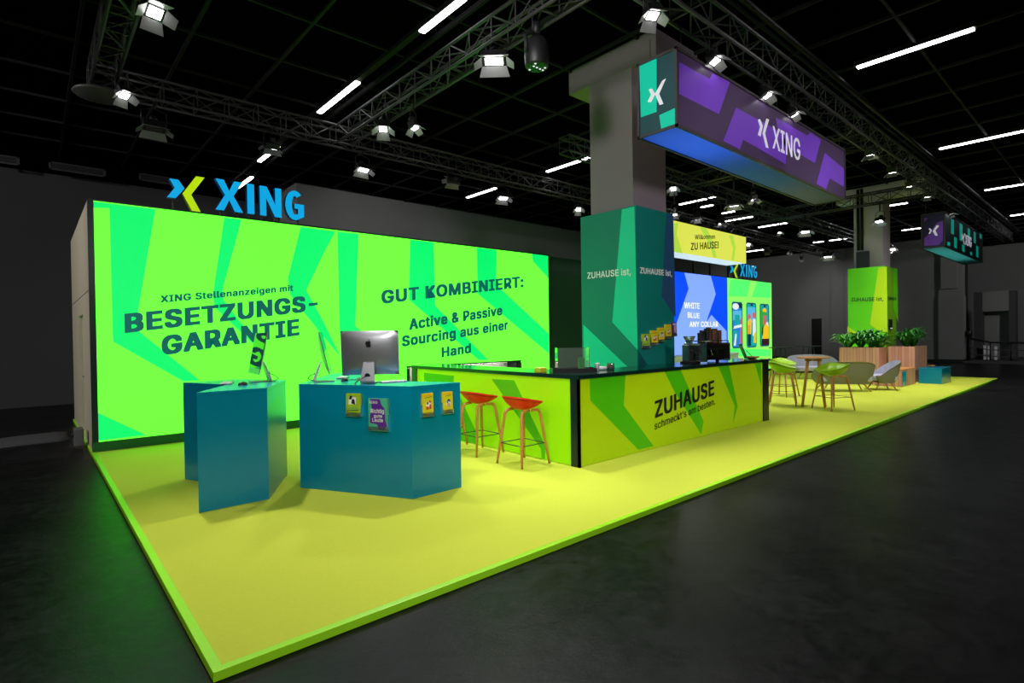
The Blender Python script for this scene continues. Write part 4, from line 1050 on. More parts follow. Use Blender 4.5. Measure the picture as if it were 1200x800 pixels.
def stool(label, loc, rz, seat_m, h, back, side, w, d, top, spread, depth, group):
    """sits facing local +X; back rises on -X"""
    t = thing('bar_stool', label, 'stool', loc, rz, group)
    b = MB(); A = shell_rows(w, d, h, back, side); B = shell_rows(w * .985, d * .985, h, back, side, under=True, depth=depth)
    b.grid(A, seat_m, closed_u=True); b.grid([r[::-1] for r in B], seat_m, closed_u=True); b.grid([A[-1][::-1], B[-1][::-1]], seat_m, closed_u=True)
    b.build('seat', t)
    zt = h - depth - .008
    for sx in (1, -1):
        for sy in (1, -1):
            b = MB()
            b.tube([(sx * .02, sy * top, zt - .005), (sx * (top - .05), sy * top, zt - .006), (sx * (top - .01), sy * (top + .004), zt - .02), (sx * (top + .010), sy * (top + .010), zt - .05), (sx * (top + .010 + (spread - top - .01) * .5), sy * (top + .010 + (spread - top - .01) * .5), (zt - .05) * .5), (sx * spread, sy * spread, .002)], [.018, .019, .020, .020, .018, .014], OAK, 10)
            b.build('leg', t)
    f = top + (spread - top) * .62; zz = zt * .38
    b = MB()
    for p, q in (((f, f), (f, -f)), ((f, -f), (-f, -f)), ((-f, -f), (-f, f)), ((-f, f), (f, f))):
        b.tube([(p[0], p[1], zz), (q[0], q[1], zz)], .006, STEEL, 6)
    b.build('footrest', t)
    return t


g = 'red bar stools at the bar'
st = stool('red bar stool nearest the front corner post of the bar', (3.985, 2.15, 0), 0, REDP, .775, .085, .008, .50, .47, .145, .232, .085, g)
dup(st, (3.99, 3.04, 0), 0, 'red bar stool second from the front corner post of the bar', g)
dup(st, (3.965, 3.84, 0), 0, 'red bar stool mostly hidden behind the larger teal desk', g)
g = 'lime bar stools at the round table'
s2 = stool('lime bar stool right of the round wooden table', (11.72, 1.17, 0), math.radians(150), LIMEP, .80, .12, .09, .60, .58, .17, .27, .10, g)
dup(s2, (11.85, 2.22, 0), math.radians(-70), 'lime bar stool just right of the bar end post', g)
dup(s2, (13.5, 2.9, 0), math.radians(-100), 'lime bar stool farthest back behind the round table', g)
# round table
t = thing('round_table', 'tall round wooden table between the lime stools', 'table', (11.95, 1.62, 0), math.radians(20))
b = MB(); b.lathe([(.30, 1.03), (.325, 1.036), (.325, 1.052), (.315, 1.06)], OAK, 36); b.build('table_top', t)
for k in range(4):
    a_ = math.pi / 4 + k * math.pi / 2
    b = MB(); b.tube([(.14 * math.cos(a_), .14 * math.sin(a_), 1.03), (.30 * math.cos(a_), .30 * math.sin(a_), .002)], [.032, .026], OAK, 10); b.build('leg', t)
b = MB(); b.tube([(-.15, -.15, .99), (.15, .15, .99)], .02, OAK, 8); b.tube([(.15, -.15, .99), (-.15, .15, .99)], .02, OAK, 8); b.build('brace', t)


# ---- lounge seats
def lounge(label, loc, rz, w, d=.82, h=.80, group='grey shell lounge seats'):
    t = thing('lounge_seat', label, 'sofa', loc, rz, group)     # faces local +X
    inner, outer = [], []
    n, seg = 10, 33
    for i in range(n):
        q = i / (n - 1)
        ri, ro_ = [], []
        for k in range(seg):
            a_ = math.radians(62 + (298 - 62) * k / (seg - 1))
            c_, s_ = math.cos(a_), math.sin(a_)
            ex = 2 / 3.2
            u = math.copysign(abs(c_) ** ex, c_); v = math.copysign(abs(s_) ** ex, s_)
            rim = .40 + (h - .40) * (max(0, (-u + .35) / 1.35)) ** .9
            bz = .20
            flare = .62 + .38 * q ** .55
            z = bz + (rim - bz) * q
            ro_.append(V((u * d / 2 * flare, v * w / 2 * (1 - (1 - flare) * .45), z)))
            ri.append(V((u * (d / 2 * flare - .025), v * (w / 2 * (1 - (1 - flare) * .45) - .025), z)))
        inner.append(ri); outer.append(ro_)
    b = MB(); b.grid(outer, GREYF); b.grid([inner[-1], outer[-1]], GREYF)
    b.grid([[r[0] for r in outer], [r[0] for r in inner]], GREYF); b.grid([[r[-1] for r in inner], [r[-1] for r in outer]], GREYF)
    b.face(outer[0], GREYF); b.build('shell', t)
    b = MB(); b.grid([r[::-1] for r in inner], LAVF); tag(b.build('lining', t), 'lavender fabric lining')
    b = MB(); b.box((-d * .33, -w * .42, .26), (d * .46, w * .42, .41), LAVF, bev=.05); b.build('cushion', t)
    for sx in (1, -1):
        for sy in (1, -1):
            b = MB(); b.tube([(sx * d * .18, sy * w * .3, .20), (sx * d * .30, sy * w * .40, .002)], [.02, .014], OAK, 10); b.build('leg', t)
    return t


lounge('grey shell sofa with its rounded back to the camera', (15.68, 2.24, 0), math.radians(42), 1.50)
lounge('grey shell lounge chair in profile beside the wooden planter', (16.75, 1.62, 0), math.radians(122), .80)
p = at(950, 416, z=.8)
lounge('grey shell sofa with lavender lining behind the round table', (p.x + .3, p.y, 0), math.radians(-130), 1.75)

# ---- slate side tables
DT = mat('slate_table', (70, 72, 76), .5)
def slate_table(px, py, wpx, z, label):
    p = at(px, py, z=z)
    t = thing('high_table', label, 'table', (p.x, p.y, 0), math.radians(-41), 'slate grey high tables')
    dep = (p - CAM).dot(fw); W = wpx * dep / F_PX / 2
    b = MB(); b.box((-W, -.3, z - .03), (W, .3, z), DT, bev=.008); b.build('table_top', t)
    for sx in (1, -1):
        for sy in (1, -1):
            b = MB(); b.tube([(sx * W * .25, sy * .18, z - .03), (sx * W * .5, sy * .25, .002)], .018, DT, 8); b.build('leg', t)
    return t


slate_table(914.5, 406.8, 19, 1.02, 'slate grey high table close to the poster wall end')
slate_table(947.5, 405, 22, 1.02, 'slate grey high table behind the lavender-lined sofa')

# ---- planters
PLK = bpy.data.materials.new('planter_planks'); PLK.use_nodes = True
nt = PLK.node_tree; bs = nt.nodes['Principled BSDF']; tc = nt.nodes.new('ShaderNodeTexCoord'); wv = nt.nodes.new('ShaderNodeTexBrick')
mp = nt.nodes.new('ShaderNodeMapping'); mp.inputs['Rotation'].default_value = (0, math.pi / 2, 0)
sx_ = nt.nodes.new('ShaderNodeSeparateXYZ'); cb = nt.nodes.new('ShaderNodeCombineXYZ'); ad = nt.nodes.new('ShaderNodeMath'); ad.operation = 'ADD'
nt.links.new(tc.outputs['Object'], sx_.inputs[0]); nt.links.new(sx_.outputs[0], ad.inputs[0]); nt.links.new(sx_.outputs[1], ad.inputs[1])
nt.links.new(sx_.outputs[2], cb.inputs[0]); nt.links.new(ad.outputs[0], cb.inputs[1]); nt.links.new(cb.outputs[0], wv.inputs['Vector'])
wv.inputs['Color1'].default_value = lin((214, 160, 132)); wv.inputs['Color2'].default_value = lin((192, 136, 110)); wv.inputs['Mortar'].default_value = lin((140, 92, 72))
wv.inputs['Scale'].default_value = 1.0; wv.inputs['Mortar Size'].default_value = .004; wv.inputs['Brick Width'].default_value = 3.0; wv.inputs['Row Height'].default_value = .085
nt.links.new(wv.outputs['Color'], bs.inputs['Base Color']); bs.inputs['Roughness'].default_value = .6
SOIL = mat('dark_soil', (30, 22, 16), .95, noise=.3, scale=30)


def planter(x0, x1, y0, y1, h, label):
    t = thing('planter_box', label, 'planter', (x0, y0, 0), 0, 'wooden planters')
    W, D = x1 - x0, y1 - y0; e = .04
    b = MB(); b.box((0, 0, .002), (W, e, h), PLK); b.box((0, D - e, .002), (W, D, h), PLK); b.box((0, e, .002), (e, D - e, h), PLK); b.box((W - e, e, .002), (W, D - e, h), PLK); b.build('box', t)
    b = MB(); b.box((e, e, h - .12), (W - e, D - e, h - .06), SOIL); b.build('soil', t)
    return t


planter(18.2, 18.95, 2.06, 3.12, 1.1, 'wide pinkish wooden planter behind the lounge chair')
planter(19.62, 21.1, 1.50, 2.2, 1.1, 'pinkish wooden planter behind the teal box')
LEAFS = [mat('leaf_green_%s' % n, c, .5) for n, c in (('deep', (30, 104, 28)), ('mid', (44, 130, 30)), ('light', (92, 176, 52)))]


def plant(loc, label, n, r, h, broad, ms, seed):
    rnd = random.Random(seed)
    t = thing('potted_plant', label, 'plant', loc, 0, 'plants in the wooden planters')
    b = MB()
    for i in range(n):
        a_ = rnd.uniform(0, 2 * math.pi); ln = 1.1 * r * rnd.uniform(.6, 1.15); hh = 1.8 * h * rnd.uniform(.5, 1.1); wd = broad * rnd.uniform(.7, 1.2)
        d = V((math.cos(a_), math.sin(a_), 0)); s = V((-d.y, d.x, 0)); m = rnd.choice(ms); el = rnd.uniform(.4, 1.0)
        base = d * rnd.uniform(.0, .05)
        rows = []
        for k in range(6):
            q = k / 5
            p = base + d * (ln * q) + V((0, 0, hh * (1.9 * q - (1.0 + .5 * el) * q * q)))
            ww = wd * (math.sin(math.pi * min(1, q * .92 + .08)) ** .8)
            rows.append([p - s * ww + V((0, 0, .2 * ww)), p, p + s * ww + V((0, 0, .2 * ww))])
        b.grid(rows, m)
    b.build('foliage', t)
    b = MB()
    for i in range(5):
        a_ = rnd.uniform(0, 6.28); b.tube([(0, 0, -.02), (.04 * math.cos(a_), .04 * math.sin(a_), h * .45)], .008, LEAFS[0], 6)
    b.build('stem', t)
    return t


zs = 1.045
plant((18.45, 2.95, zs), 'bright feathery plant overhanging the left end of the wide planter', 70, .50, .34, .035, LEAFS[1:], 1)
plant((18.5, 2.62, zs), 'dark leafy plant second from left in the wide planter', 60, .36, .42, .05, LEAFS[:2], 2)
plant((18.5, 2.34, zs), 'broad-leaved plant second from right in the wide planter', 60, .38, .46, .05, LEAFS, 3)
plant((18.5, 2.14, zs), 'dark plant overhanging the right end of the wide planter', 60, .42, .34, .04, LEAFS[:2], 4)
plant((19.92, 1.80, zs), 'dark spiky plant at left in the planter behind the teal box', 60, .40, .40, .035, LEAFS[:2], 5)
plant((20.45, 1.74, zs), 'tall dark plant at right in the planter behind the teal box', 70, .42, .46, .04, LEAFS[:2], 6)

# bench and teal box
t = thing('bench_box', 'low wooden bench box with teal inset beside the planters', 'bench', (17.8, 1.41, 0))
b = MB(); b.box((0, 0, .002), (1.45, .62, .46), PLK); b.build('body', t)
b = MB(); b.box((0, 0, .461), (1.45, .62, .49), OAK); b.build('seat', t)
b = MB(); b.box((.03, -.012, .03), (.42, -.001, .43), TEAL); tag(b.build('inset_panel', t), 'teal inset panel')
t = thing('display_box', 'low teal box at the end of the platform', 'box', (19.45, .81, 0))
b = MB(); b.box((0, 0, .002), (1.2, .56, .44), TEAL); b.build('body', t)
b = MB(); b.box((-.008, -.008, .441), (1.208, .568, .465), TEAL, bev=.004); b.build('lid', t)
b = MB(); b.lathe([(.04, 0), (.09, .03), (.10, .05), (.095, .05), (.035, .008)], OAK, 20); tag(b.build('wooden_bowl', None, (20.2, 1.2, .466)), 'small wooden bowl on the teal box', 'bowl')

# ================================================================== things on the bar
def localM(loc, rz):
    return Matrix.Translation(loc) @ Matrix.Rotation(rz, 4, 'Z')


t = thing('serving_tray', 'flat black tray lying across the front corner of the bar', 'tray', (4.74, 1.98, KZ), math.radians(-37))
b = MB(); b.box((-.29, -.16, .001), (.29, .16, .012), BLACKP); b.build('base', t)
b = MB()
for lo, hi in (((-.29, -.16, .012), (.29, -.145, .05)), ((-.29, .145, .012), (.29, .16, .05)), ((-.29, -.145, .012), (-.275, .145, .05)), ((.275, -.145, .012), (.29, .145, .05))):
    b.box(lo, hi, BLACKP)
b.build('rim', t)
t = thing('acrylic_case', 'clear acrylic display case standing on the black tray', 'case', (4.74, 1.99, KZ + .0125), math.radians(-37))
W, D, Hh = .42, .22, .30
b = MB(); b.box((-W / 2, -D / 2, 0), (W / 2, -D / 2 + .005, Hh), GLASSM); b.box((-W / 2, D / 2 - .005, 0), (W / 2, D / 2, Hh), GLASSM); b.box((-W / 2, -D / 2 + .005, 0), (-W / 2 + .005, D / 2 - .005, Hh), GLASSM); b.box((W / 2 - .005, -D / 2 + .005, 0), (W / 2, D / 2 - .005, Hh), GLASSM); b.build('side_wall', t)
b = MB(); b.box((-W / 2, -D / 2, Hh), (W / 2, D / 2, Hh + .006), GLASSM); b.build('lid', t)
q = localM((4.74, 1.99, KZ + .013), math.radians(-37)) @ V((.13, .03, 0))
b = MB(); b.box((-.04, -.03, 0), (.04, .03, .17), mat('carton_green', (20, 170, 60), .5), bev=.004); o = b.build('carton', None, q); o.rotation_euler = (0, 0, math.radians(-37)); tag(o, 'small green carton inside the acrylic case', 'carton')
b = MB(); b.lathe([(.026, 0), (.034, .1), (.036, .105), (.032, .105), (.024, .005)], WHITEP, 18)
q = localM((4.74, 1.99, KZ + .001), math.radians(-37)) @ V((.345, .05, 0))
tag(b.build('paper_cup', None, q), 'white paper cup beside the black tray', 'cup')
q = at(641, 437, z=KZ)
b = MB(); b.box((-.06, -.06, 0.001), (.06, .06, .055), mat('napkin_lime', (190, 200, 20), .6), bev=.006); b.box((-.05, -.05, .055), (.05, .05, .062), mat('napkin_paper', (226, 226, 120), .8)); o = b.build('napkin_box', None, (4.42, 2.26, KZ)); tag(o, 'lime napkin box left of the black tray', 'box')
q = at(713, 434, z=KZ)
b = MB(); b.tube([(-.08, 0, .026), (.08, 0, .026)], .025, WHITEP, 14); b.tube([(-.085, 0, .026), (.085, 0, .026)], .01, mat('cardboard', (150, 120, 84), .8), 10)
o = b.build('paper_roll', None, (q.x + .02, q.y + .14, KZ)); o.rotation_euler = (0, 0, -.3); tag(o, 'white paper roll lying on the bar beside the glass jar', 'roll')
q = at(724, 433.5, z=KZ)
t = thing('glass_jar', 'glass jar with brown contents on the bar before the pillar', 'jar', (q.x + .02, q.y + .14, KZ))
b = MB(); b.lathe([(.05, .001), (.055, .01), (.055, .085), (.05, .09)], GLASSM, 18); b.build('body', t)
b = MB(); b.lathe([(.046, .012), (.048, .06)], mat('coffee_beans', (96, 48, 34), .7, noise=.4, scale=60), 16); b.build('contents', t)

# espresso machine, seen from its rear
q = at(838, 424, z=KZ)
MX, MY = 7.86, 1.78
CHROME = mat('chrome', (200, 205, 205), .15, metal=1.0)
t = thing('coffee_machine', 'black and steel espresso machine on the bar', 'coffee machine', (MX, MY, KZ))
b = MB(); b.box((-.36, -.17, .05), (.36, .2, .12), BLACKM, bev=.01); b.box((-.36, .02, .12), (.36, .2, .26), BLACKM, bev=.01); b.box((-.36, -.17, .22), (.36, .2, .30), BLACKM, bev=.012); b.build('body', t)
b = MB(); b.box((-.385, -.19, .02), (-.36, .22, .32), CHROME, bev=.008); b.build('side_panel', t)
b = MB(); b.box((.36, -.19, .02), (.385, .22, .32), CHROME, bev=.008); b.build('side_panel', t)
b = MB()
for k in range(9):
    b.box((-.02, -.178, 0.13 + k * .009), (.33, -.171, .135 + k * .009), CHROME)
b.build('rear_grille', t)
b = MB(); b.box((-.02, -.06, .125), (.33, -.05, .215), CHROME); b.build('rear_plate', t)
for sx in (-.3, .3):
    b = MB(); b.lathe([(.03, 0.001), (.025, .05)], BLACKM, 12, Matrix.Translation((sx, 0, 0))); b.build('foot', t)
b = MB()
for p, r_ in (((-.36, -.17), (.36, -.17)), ((-.36, .2), (.36, .2)), ((-.36, -.17), (-.36, .2)), ((.36, -.17), (.36, .2))):
    b.tube([(p[0], p[1], .355), (r_[0], r_[1], .355)], .007, CHROME, 8); b.tube([(p[0], p[1], .30), (p[0], p[1], .355)], .006, CHROME, 6)
b.build('cup_rail', t)
b = MB(); b.tube([(-.33, -.2, .24), (-.36, -.25, .22), (-.36, -.27, .14)], .008, CHROME, 8); b.build('steam_wand', t)
# cup stacks on the machine
CUP = mat('cup_brown', (104, 66, 52), .55); CUPK = mat('cup_black', (28, 28, 32), .5)
k = 0
for i in range(7):
    dark = i < 3
    hgt = (.19, .23, .26, .28, .25, .26, .23)[i]
    b = MB()
    nn = 10; prof = []
    for j in range(nn):
        z0_ = hgt * j / nn; prof += [(.040, z0_), (.046, z0_ + hgt / nn * .8), (.050, z0_ + hgt / nn * .82), (.050, z0_ + hgt / nn * .98)]
    b.lathe(prof, CUPK if dark else CUP, 16)
    lab = ('black cup stack at the left end on the coffee machine', 'second black cup stack from the left on the coffee machine', 'third black cup stack from the left on the coffee machine', 'brown cup stack next to the black stacks on the coffee machine', 'second brown cup stack from the left on the coffee machine', 'third brown cup stack from the left on the coffee machine', 'brown cup stack at the right end on the coffee machine')[i]
    tag(b.build('cup_stack', None, (MX - .30 + i * .101, MY - .03 + .02 * (i % 2), KZ + .3005)), lab, 'cups', 'cup stacks on the coffee machine')
# grinder
t = thing('coffee_grinder', 'green reflecting coffee grinder left of the coffee machine', 'grinder', (7.38, 1.84, KZ))
b = MB(); b.box((-.09, -.1, .001), (.09, .12, .03), BLACKM, bev=.006); b.box((-.06, -.04, .03), (.06, .1, .30), CHROME, bev=.015); b.build('body', t)
b = MB(); b.lathe([(.035, .30), (.09, .42), (.095, .44)], GLASSM, 18); b.build('hopper', t)
b = MB(); b.tube([(0, -.04, .2), (0, -.1, .18), (0, -.1, .14)], .018, BLACKM, 8); b.build('spout', t)
# menu stand and bowl at the bar end
t = thing('menu_stand', 'slanted green menu board near the bar end', 'menu', (9.27, 1.80, KZ), math.radians(-50))
b = MB(); R_ = Matrix.Rotation(math.radians(-22), 4, 'Y'); b.box((-.012, -.09, .01), (.006, .09, .30), mat('menu_green', (16, 120, 92), .35), R_); b.build('board', t)
b = MB(); b.tube([(.0, -.08, .006), (.12, -.08, .006), (-.02, -.08, .15)], .006, STEEL, 6); b.build('foot', t)
b = MB(); b.lathe([(.05, .001), (.11, .025), (.125, .045), (.115, .045), (.045, .012)], OAK, 22); tag(b.build('wooden_bowl', None, (9.33, 1.72, KZ)), 'wooden bowl on the bar end beside the menu board', 'bowl')
# back bar below the screens
t = thing('back_bar', 'low pale back bar under the blue screen wall', 'cabinet', (10.6, 6.35, 0))
b = MB(); b.box((0, 0, .002), (7.6, .6, .86), mat('backbar_front', (190, 214, 196), .5)); b.build('body', t)
b = MB(); b.box((-.02, -.02, .861), (7.62, .62, .90), WHITEP, bev=.005); b.build('worktop', t)

# ================================================================== trusses
def truss(label, p0, p1, w=.30, h=.34, step=.5, group='lighting trusses'):
    p0, p1 = V(p0), V(p1)
    d = (p1 - p0); Ln = d.length; d.normalize(); s = V((-d.y, d.x, 0)); u = V((0, 0, 1))
    t = thing('lighting_truss', label, 'truss', p0, 0, group)
    cs = [s * -w / 2, s * w / 2, s * w / 2 + u * h, s * -w / 2 + u * h]
    for c_ in cs:
        b = MB(); b.tube([c_, c_ + d * Ln], .025, STEEL, 8); b.build('chord', t)
    n = max(2, round(Ln / step))
    for i in range(4):
        a_, c_ = cs[i], cs[(i + 1) % 4]
        b = MB()
        for k in range(n):
            x0, x1 = Ln * k / n, Ln * (k + 1) / n
            if k % 2: b.tube([c_ + d * x0, a_ + d * x1], .011, STEEL, 6, False)
            else: b.tube([a_ + d * x0, c_ + d * x1], .011, STEEL, 6, False)
            b.tube([a_ + d * x0, c_ + d * x0], .010, STEEL, 6, False)
        b.build('lacing', t)
    return t


ZT = 5.6
truss('front truss running along above the hanging banners', (4.6, .86, ZT), (33, .86, ZT))
truss('back truss running along above the glowing green wall', (.12, 7.95, ZT), (33, 7.95, ZT))
truss('left cross truss above the left end of the green wall', (.28, -1.6, ZT), (.28, 7.75, ZT))
truss('cross truss running towards the camera above the desks', (4.28, -1.6, ZT), (4.28, 7.75, ZT))
truss('cross truss in front of the far grey column', (19.4, 1.05, ZT), (19.4, 7.75, ZT))
truss('middle truss carrying the yellow-green light box', (8.2, 5.3, ZT), (33, 5.3, ZT))
truss('added truss for the fill lamps behind the camera', (-7, -5.5, ZT), (24, -5.5, ZT))  # unseen truss, added to carry the front fill lamps
truss('cross truss above the lounge seats', (13.0, 1.05, ZT), (13.0, 7.75, ZT))
# round base plate under the truss corner
b = MB(); b.lathe([(.05, .06), (.34, .05), (.36, .02), (.34, 0), (.05, -.005)], mat('plate_grey', (70, 70, 70), .5), 32)
tag(b.build('hoist_plate', None, (.27, 7.95, ZT - .1)), 'round grey plate under the left truss corner', 'plate')
# black cable trunk on the front truss
b = MB(); b.tube([(5, .5, 6.02), (20, .5, 6.02), (33, .5, 6.02)], .045, BLACKM, 8)
tag(b.build('ceiling_pipe'), 'long black pipe running above the front truss', 'pipe')

# ================================================================== stage lamps
HOUS = mat('lamp_black_housing', (22, 22, 23), .5)


def stage_lamp(p, aim, label, kind='spot', power=1.0, cone=62, scale=1.0, glow=True, soft=.12, col=(1, .98, .97)):
    p = V(p)
    d = (V(aim) - p).normalized()
    q = d.to_track_quat('-Z', 'Y')
    t = thing('stage_lamp', label, 'lamp', p, 0, 'stage lamps on the trusses')
    t.rotation_mode = 'QUATERNION'; t.rotation_quaternion = q
    inv = q.to_matrix().inverted()
    w_, h_ = (.085, .075) if kind == 'spot' else (.15, .065)
    w_ *= scale; h_ *= scale
    b = MB()
    b.box((-w_, -h_, .02), (w_, h_, .14 * scale), HOUS, bev=.012)
    b.lathe([(h_ * .9, .14 * scale), (h_ * .8, .22 * scale), (h_ * .4, .24 * scale)], HOUS, 16)
    b.build('housing', t)
    b = MB(); e = .012
    b.box((-w_ * .72, -h_ * .72, .010), (w_ * .72, h_ * .72, .019), LENS if glow else SCREEN)
    b.build('lens', t)
    L2 = .12 * scale
    for k, (dx, dy) in enumerate(((1, 0), (-1, 0), (0, 1), (0, -1))):
        b = MB()
        if dx:
            e0, e1 = V((dx * w_, -h_, .015)), V((dx * w_, h_, .015)); o2 = V((dx * L2 * .75, 0, -L2 * .7))
            f0, f1 = e0 + o2 + V((0, h_ * .25, 0)), e1 + o2 - V((0, h_ * .25, 0))
        else:
            e0, e1 = V((-w_, dy * h_, .015)), V((w_, dy * h_, .015)); o2 = V((0, dy * L2 * .75, -L2 * .7))
            f0, f1 = e0 + o2 - V((w_ * .25, 0, 0)), e1 + o2 + V((w_ * .25, 0, 0))
        nn = (e1 - e0).cross(f0 - e0).normalized() * .004
        b.slab([e0, e1, f1, f0], nn, LAMPW if kind != 'dark' else HOUS)
        b.build('barn_door', t)
    # yoke and clamp go straight up
    b = MB(); ax = V((1, 0, 0)) * (w_ + .015)
    hang = inv @ V((0, 0, .26 * scale)); c0 = V((0, 0, .09))
    b.tube([c0 - ax, c0 - ax * 1.0 + hang * .8, c0 + hang, c0 + ax + hang * .8, c0 + ax], .010, HOUS, 6)
    b.build('yoke', t)
    b = MB(); b.tube([c0 + hang, c0 + hang + inv @ V((0, 0, max(.04, (ZT + .015 if p.z < 5.55 else ZC - .01) - (p + q.to_matrix() @ (c0 + hang)).z)))], .022, HOUS, 8); 
    if abs(p.y - 7.95) < .02 or abs(p.y - 5.3) < .02:      # the clamp's crossbar bears on both chords
        m_ = p + q.to_matrix() @ (c0 + hang); top = V((m_.x, m_.y, ZT - .03))
        b.tube([inv @ (top + V((0, -.18, 0)) - p), inv @ (top + V((0, .18, 0)) - p)], .014, HOUS, 6)
    b.build('clamp', t)
    if glow and power > 0:
        la = bpy.data.lights.new('lamp_beam', 'SPOT'); la.energy = SPOT_W * power; la.spot_size = math.radians(cone); la.spot_blend = .7; la.shadow_soft_size = soft; la.color = col
        lo_ = bpy.data.objects.new('lamp_beam', la); COL.objects.link(lo_); lo_.parent = t; lo_.location = (0, 0, -.01)
    return t


FRONT_FILL = [((-5.5, -5.5, 5.25), (.6, 5, 1.2), 'added fill lamp farthest left behind the camera', 1.5), ((-2.5, -5.5, 5.25), (1.2, 3, .8), 'second added fill lamp from the left behind the camera', 1.3), ((1.5, -5.5, 5.25), (3.5, 2.2, .8), 'third added fill lamp from the left behind the camera', 1.3),
         ((6, -5.5, 5.25), (8, 1.5, 3), 'middle added fill lamp facing the large banner', 1.5), ((11, -5.5, 5.25), (12, 1.5, 2.5), 'second added fill lamp from the right', 1.3), ((17, -5.5, 5.25), (18.5, 1.6, 1.5), 'added fill lamp facing the planters', 1.3)]
SIDE_FILL = [((.28, .5, 5.2), (6.4, 2.9, 2.2), 'added fill lamp on the left cross truss facing the green pillar', 1.5), ((-6.5, 8.5, 5.9), (0, 9.2, 1.8), 'added fill lamp facing the beige side panel', 1.6), ((28, -5.5, 5.9), (34.2, 3.2, 2.2), 'added fill lamp beyond the right end of the platform', 2.6), ((-6.5, 5.5, 5.9), (-1.5, 13, 1.5), 'added fill lamp left of the platform', 2.2)]  # lamps added out of view to brighten pillar, side panel and hall walls
LAMPS = [
    (at(182, 16, z=5.3), (1.2, .9, 0), 'bright lamp with open flaps on the left cross truss', 'spot', 1.0, 62, 1.15),
    (at(146, 113, z=5.35), (1.8, 4.5, 0), 'small bright lamp at the left truss corner', 'spot', .25, 70, 1.0),
    (at(181, 152, y=7.95), (1.0, 6.0, 0), 'wide flood lamp with dim flaps below the back truss at far left', 'flood', 0, 70, 1.1),
    (at(318, 174, y=7.95), (3, 11, 2), 'lamp below the back truss above the large blue letters', 'flood', 0, 60, .9),
    (at(426, 200, y=7.95), (5, 5.5, 0), 'flood lamp below the back truss right of the large blue letters', 'flood', .5, 75, 1.0),
    (at(530, 213, y=7.95), (8.2, 13.5, 4.4), 'flood lamp below the middle of the back truss lighting the wall', 'flood', .5, 70, 1.0),
    (at(590, 233, y=7.95), (8.2, 5.5, .5), 'flood lamp below the back truss beside the short ceiling tube', 'flood', .4, 75, 1.0),
    (at(678, 246, y=7.95), (9.6, 5, 0), 'small lamp below the back truss close to the green pillar', 'spot', .4, 75, 1.0),
    (at(449, 152, x=4.28), (3.2, 4.2, 0), 'bright lamp where the cross truss meets the back truss', 'spot', .9, 75, 1.15),
    (at(486, 151, x=4.28), (5, 3.5, 0), 'dim lamp just right of the bright lamp at the truss junction', 'spot', .3, 75, .9),
    (at(579, 73, x=4.28), (2.6, 1.2, 0), 'large bright lamp on the cross truss above the desks', 'flood', 1.2, 85, 1.15),
    (at(765, 20, y=0.86), (4.2, -.6, 0), 'white lamp hanging at the top left of the large banner', 'spot', 1.0, 70, 1.0),
    (at(838, 73, y=0.86), (6.4, -1.2, 0), 'very bright lamp on top edge of the large banner', 'spot', 1.0, 56, 1.0),
    (at(899, 113, y=0.86), (8.0, -1.0, 0), 'lamp over the middle of the large banner', 'spot', .9, 56, 1.0),
    (at(931, 135, y=0.86), (9.3, -.9, 0), 'lamp over the right half of the large banner', 'spot', .9, 56, .9),
    (at(1020, 183, y=0.86), (14.2, .8, 0), 'round lamp on the front truss right of the large banner', 'spot', .9, 85, 1.0),
    (at(1046, 203, y=0.86), (16.5, 1.0, 0), 'lamp on the front truss above the far column head', 'spot', .9, 85, 1.0),
    (at(1066, 219, y=0.86), (18.6, 1.0, 0), 'second lamp on the front truss left of the distant banner', 'spot', .9, 85, .9),
    (at(1087, 231, y=0.86), (20.6, 1.1, 0), 'lamp on the front truss directly left of the distant banner', 'spot', .8, 85, .9),
    (at(1115, 252, y=0.86), (21.4, -1.0, 0), 'very bright lamp at the top of the distant banner', 'spot', .8, 56, 1.0),
    (at(1030, 260, x=19.4), (17.5, 3.5, 0), 'wide lamp in front of the far grey column', 'flood', .6, 85, 1.0),
    (at(789, 222, y=5.3), (9.5, 3.5, 0), 'white lamp directly right of the near grey column', 'spot', .5, 75, 1.0),
    (at(860, 241, x=13.0), (12.2, 3.5, 0), 'open flap lamp above the yellow light box', 'flood', .5, 80, 1.0),
    (at(883, 235, x=13.0), (13.2, 3.2, 0), 'bright round lamp above the right part of the yellow light box', 'spot', .8, 80, 1.0),
    (at(790, 252, y=5.3), (11, 5, 0), 'small white lamp at the left end of the yellow light box', 'spot', .3, 75, .9),
    (at(817, 257, y=5.3), (13, 5, 0), 'white lamp over the left half of the yellow light box', 'spot', .4, 75, 1.0),
    (at(845, 263, y=5.3), (15, 5, 0), 'open lamp over the middle of the yellow light box', 'flood', .4, 75, .9),
    (at(877, 287, y=7.95), (18.5, 5.5, 0), 'small lamp right of the yellow light box end', 'spot', .4, 75, 1.0),
    (at(899, 294, y=7.95), (33.8, 11.6, 4.2), 'lamp near the far wall lighting the grey wall', 'spot', 1.0, 60, 1.1),
    (at(926, 296, y=7.95), (24, 9.5, 0), 'dim lamp near the grey wall right of the small sign', 'spot', 0, 60, .9),
    (at(914, 273, x=19.4), (18, 4, 0), 'tiny bright lamp between the light box and far column', 'spot', .3, 75, .7),
    (at(944, 272, x=19.4), (17.4, 3.2, 0), 'wide white flood lamp left of the far grey column', 'flood', .8, 85, 1.1),
    (at(970, 301, y=5.3), (22, 5, 0), 'wide white flood lamp close to the far lime panel', 'flood', .5, 85, 1.2),
    (at(940, 303, y=7.95), (33.8, 8, 3.0), 'small lamp lighting the grey wall left of the lime panel', 'spot', .5, 60, .9),
    (at(1046, 293, z=5.75), (23, 4, 1), 'white lamp directly right of the far grey column', 'flood', .3, 85, 1.0),
]
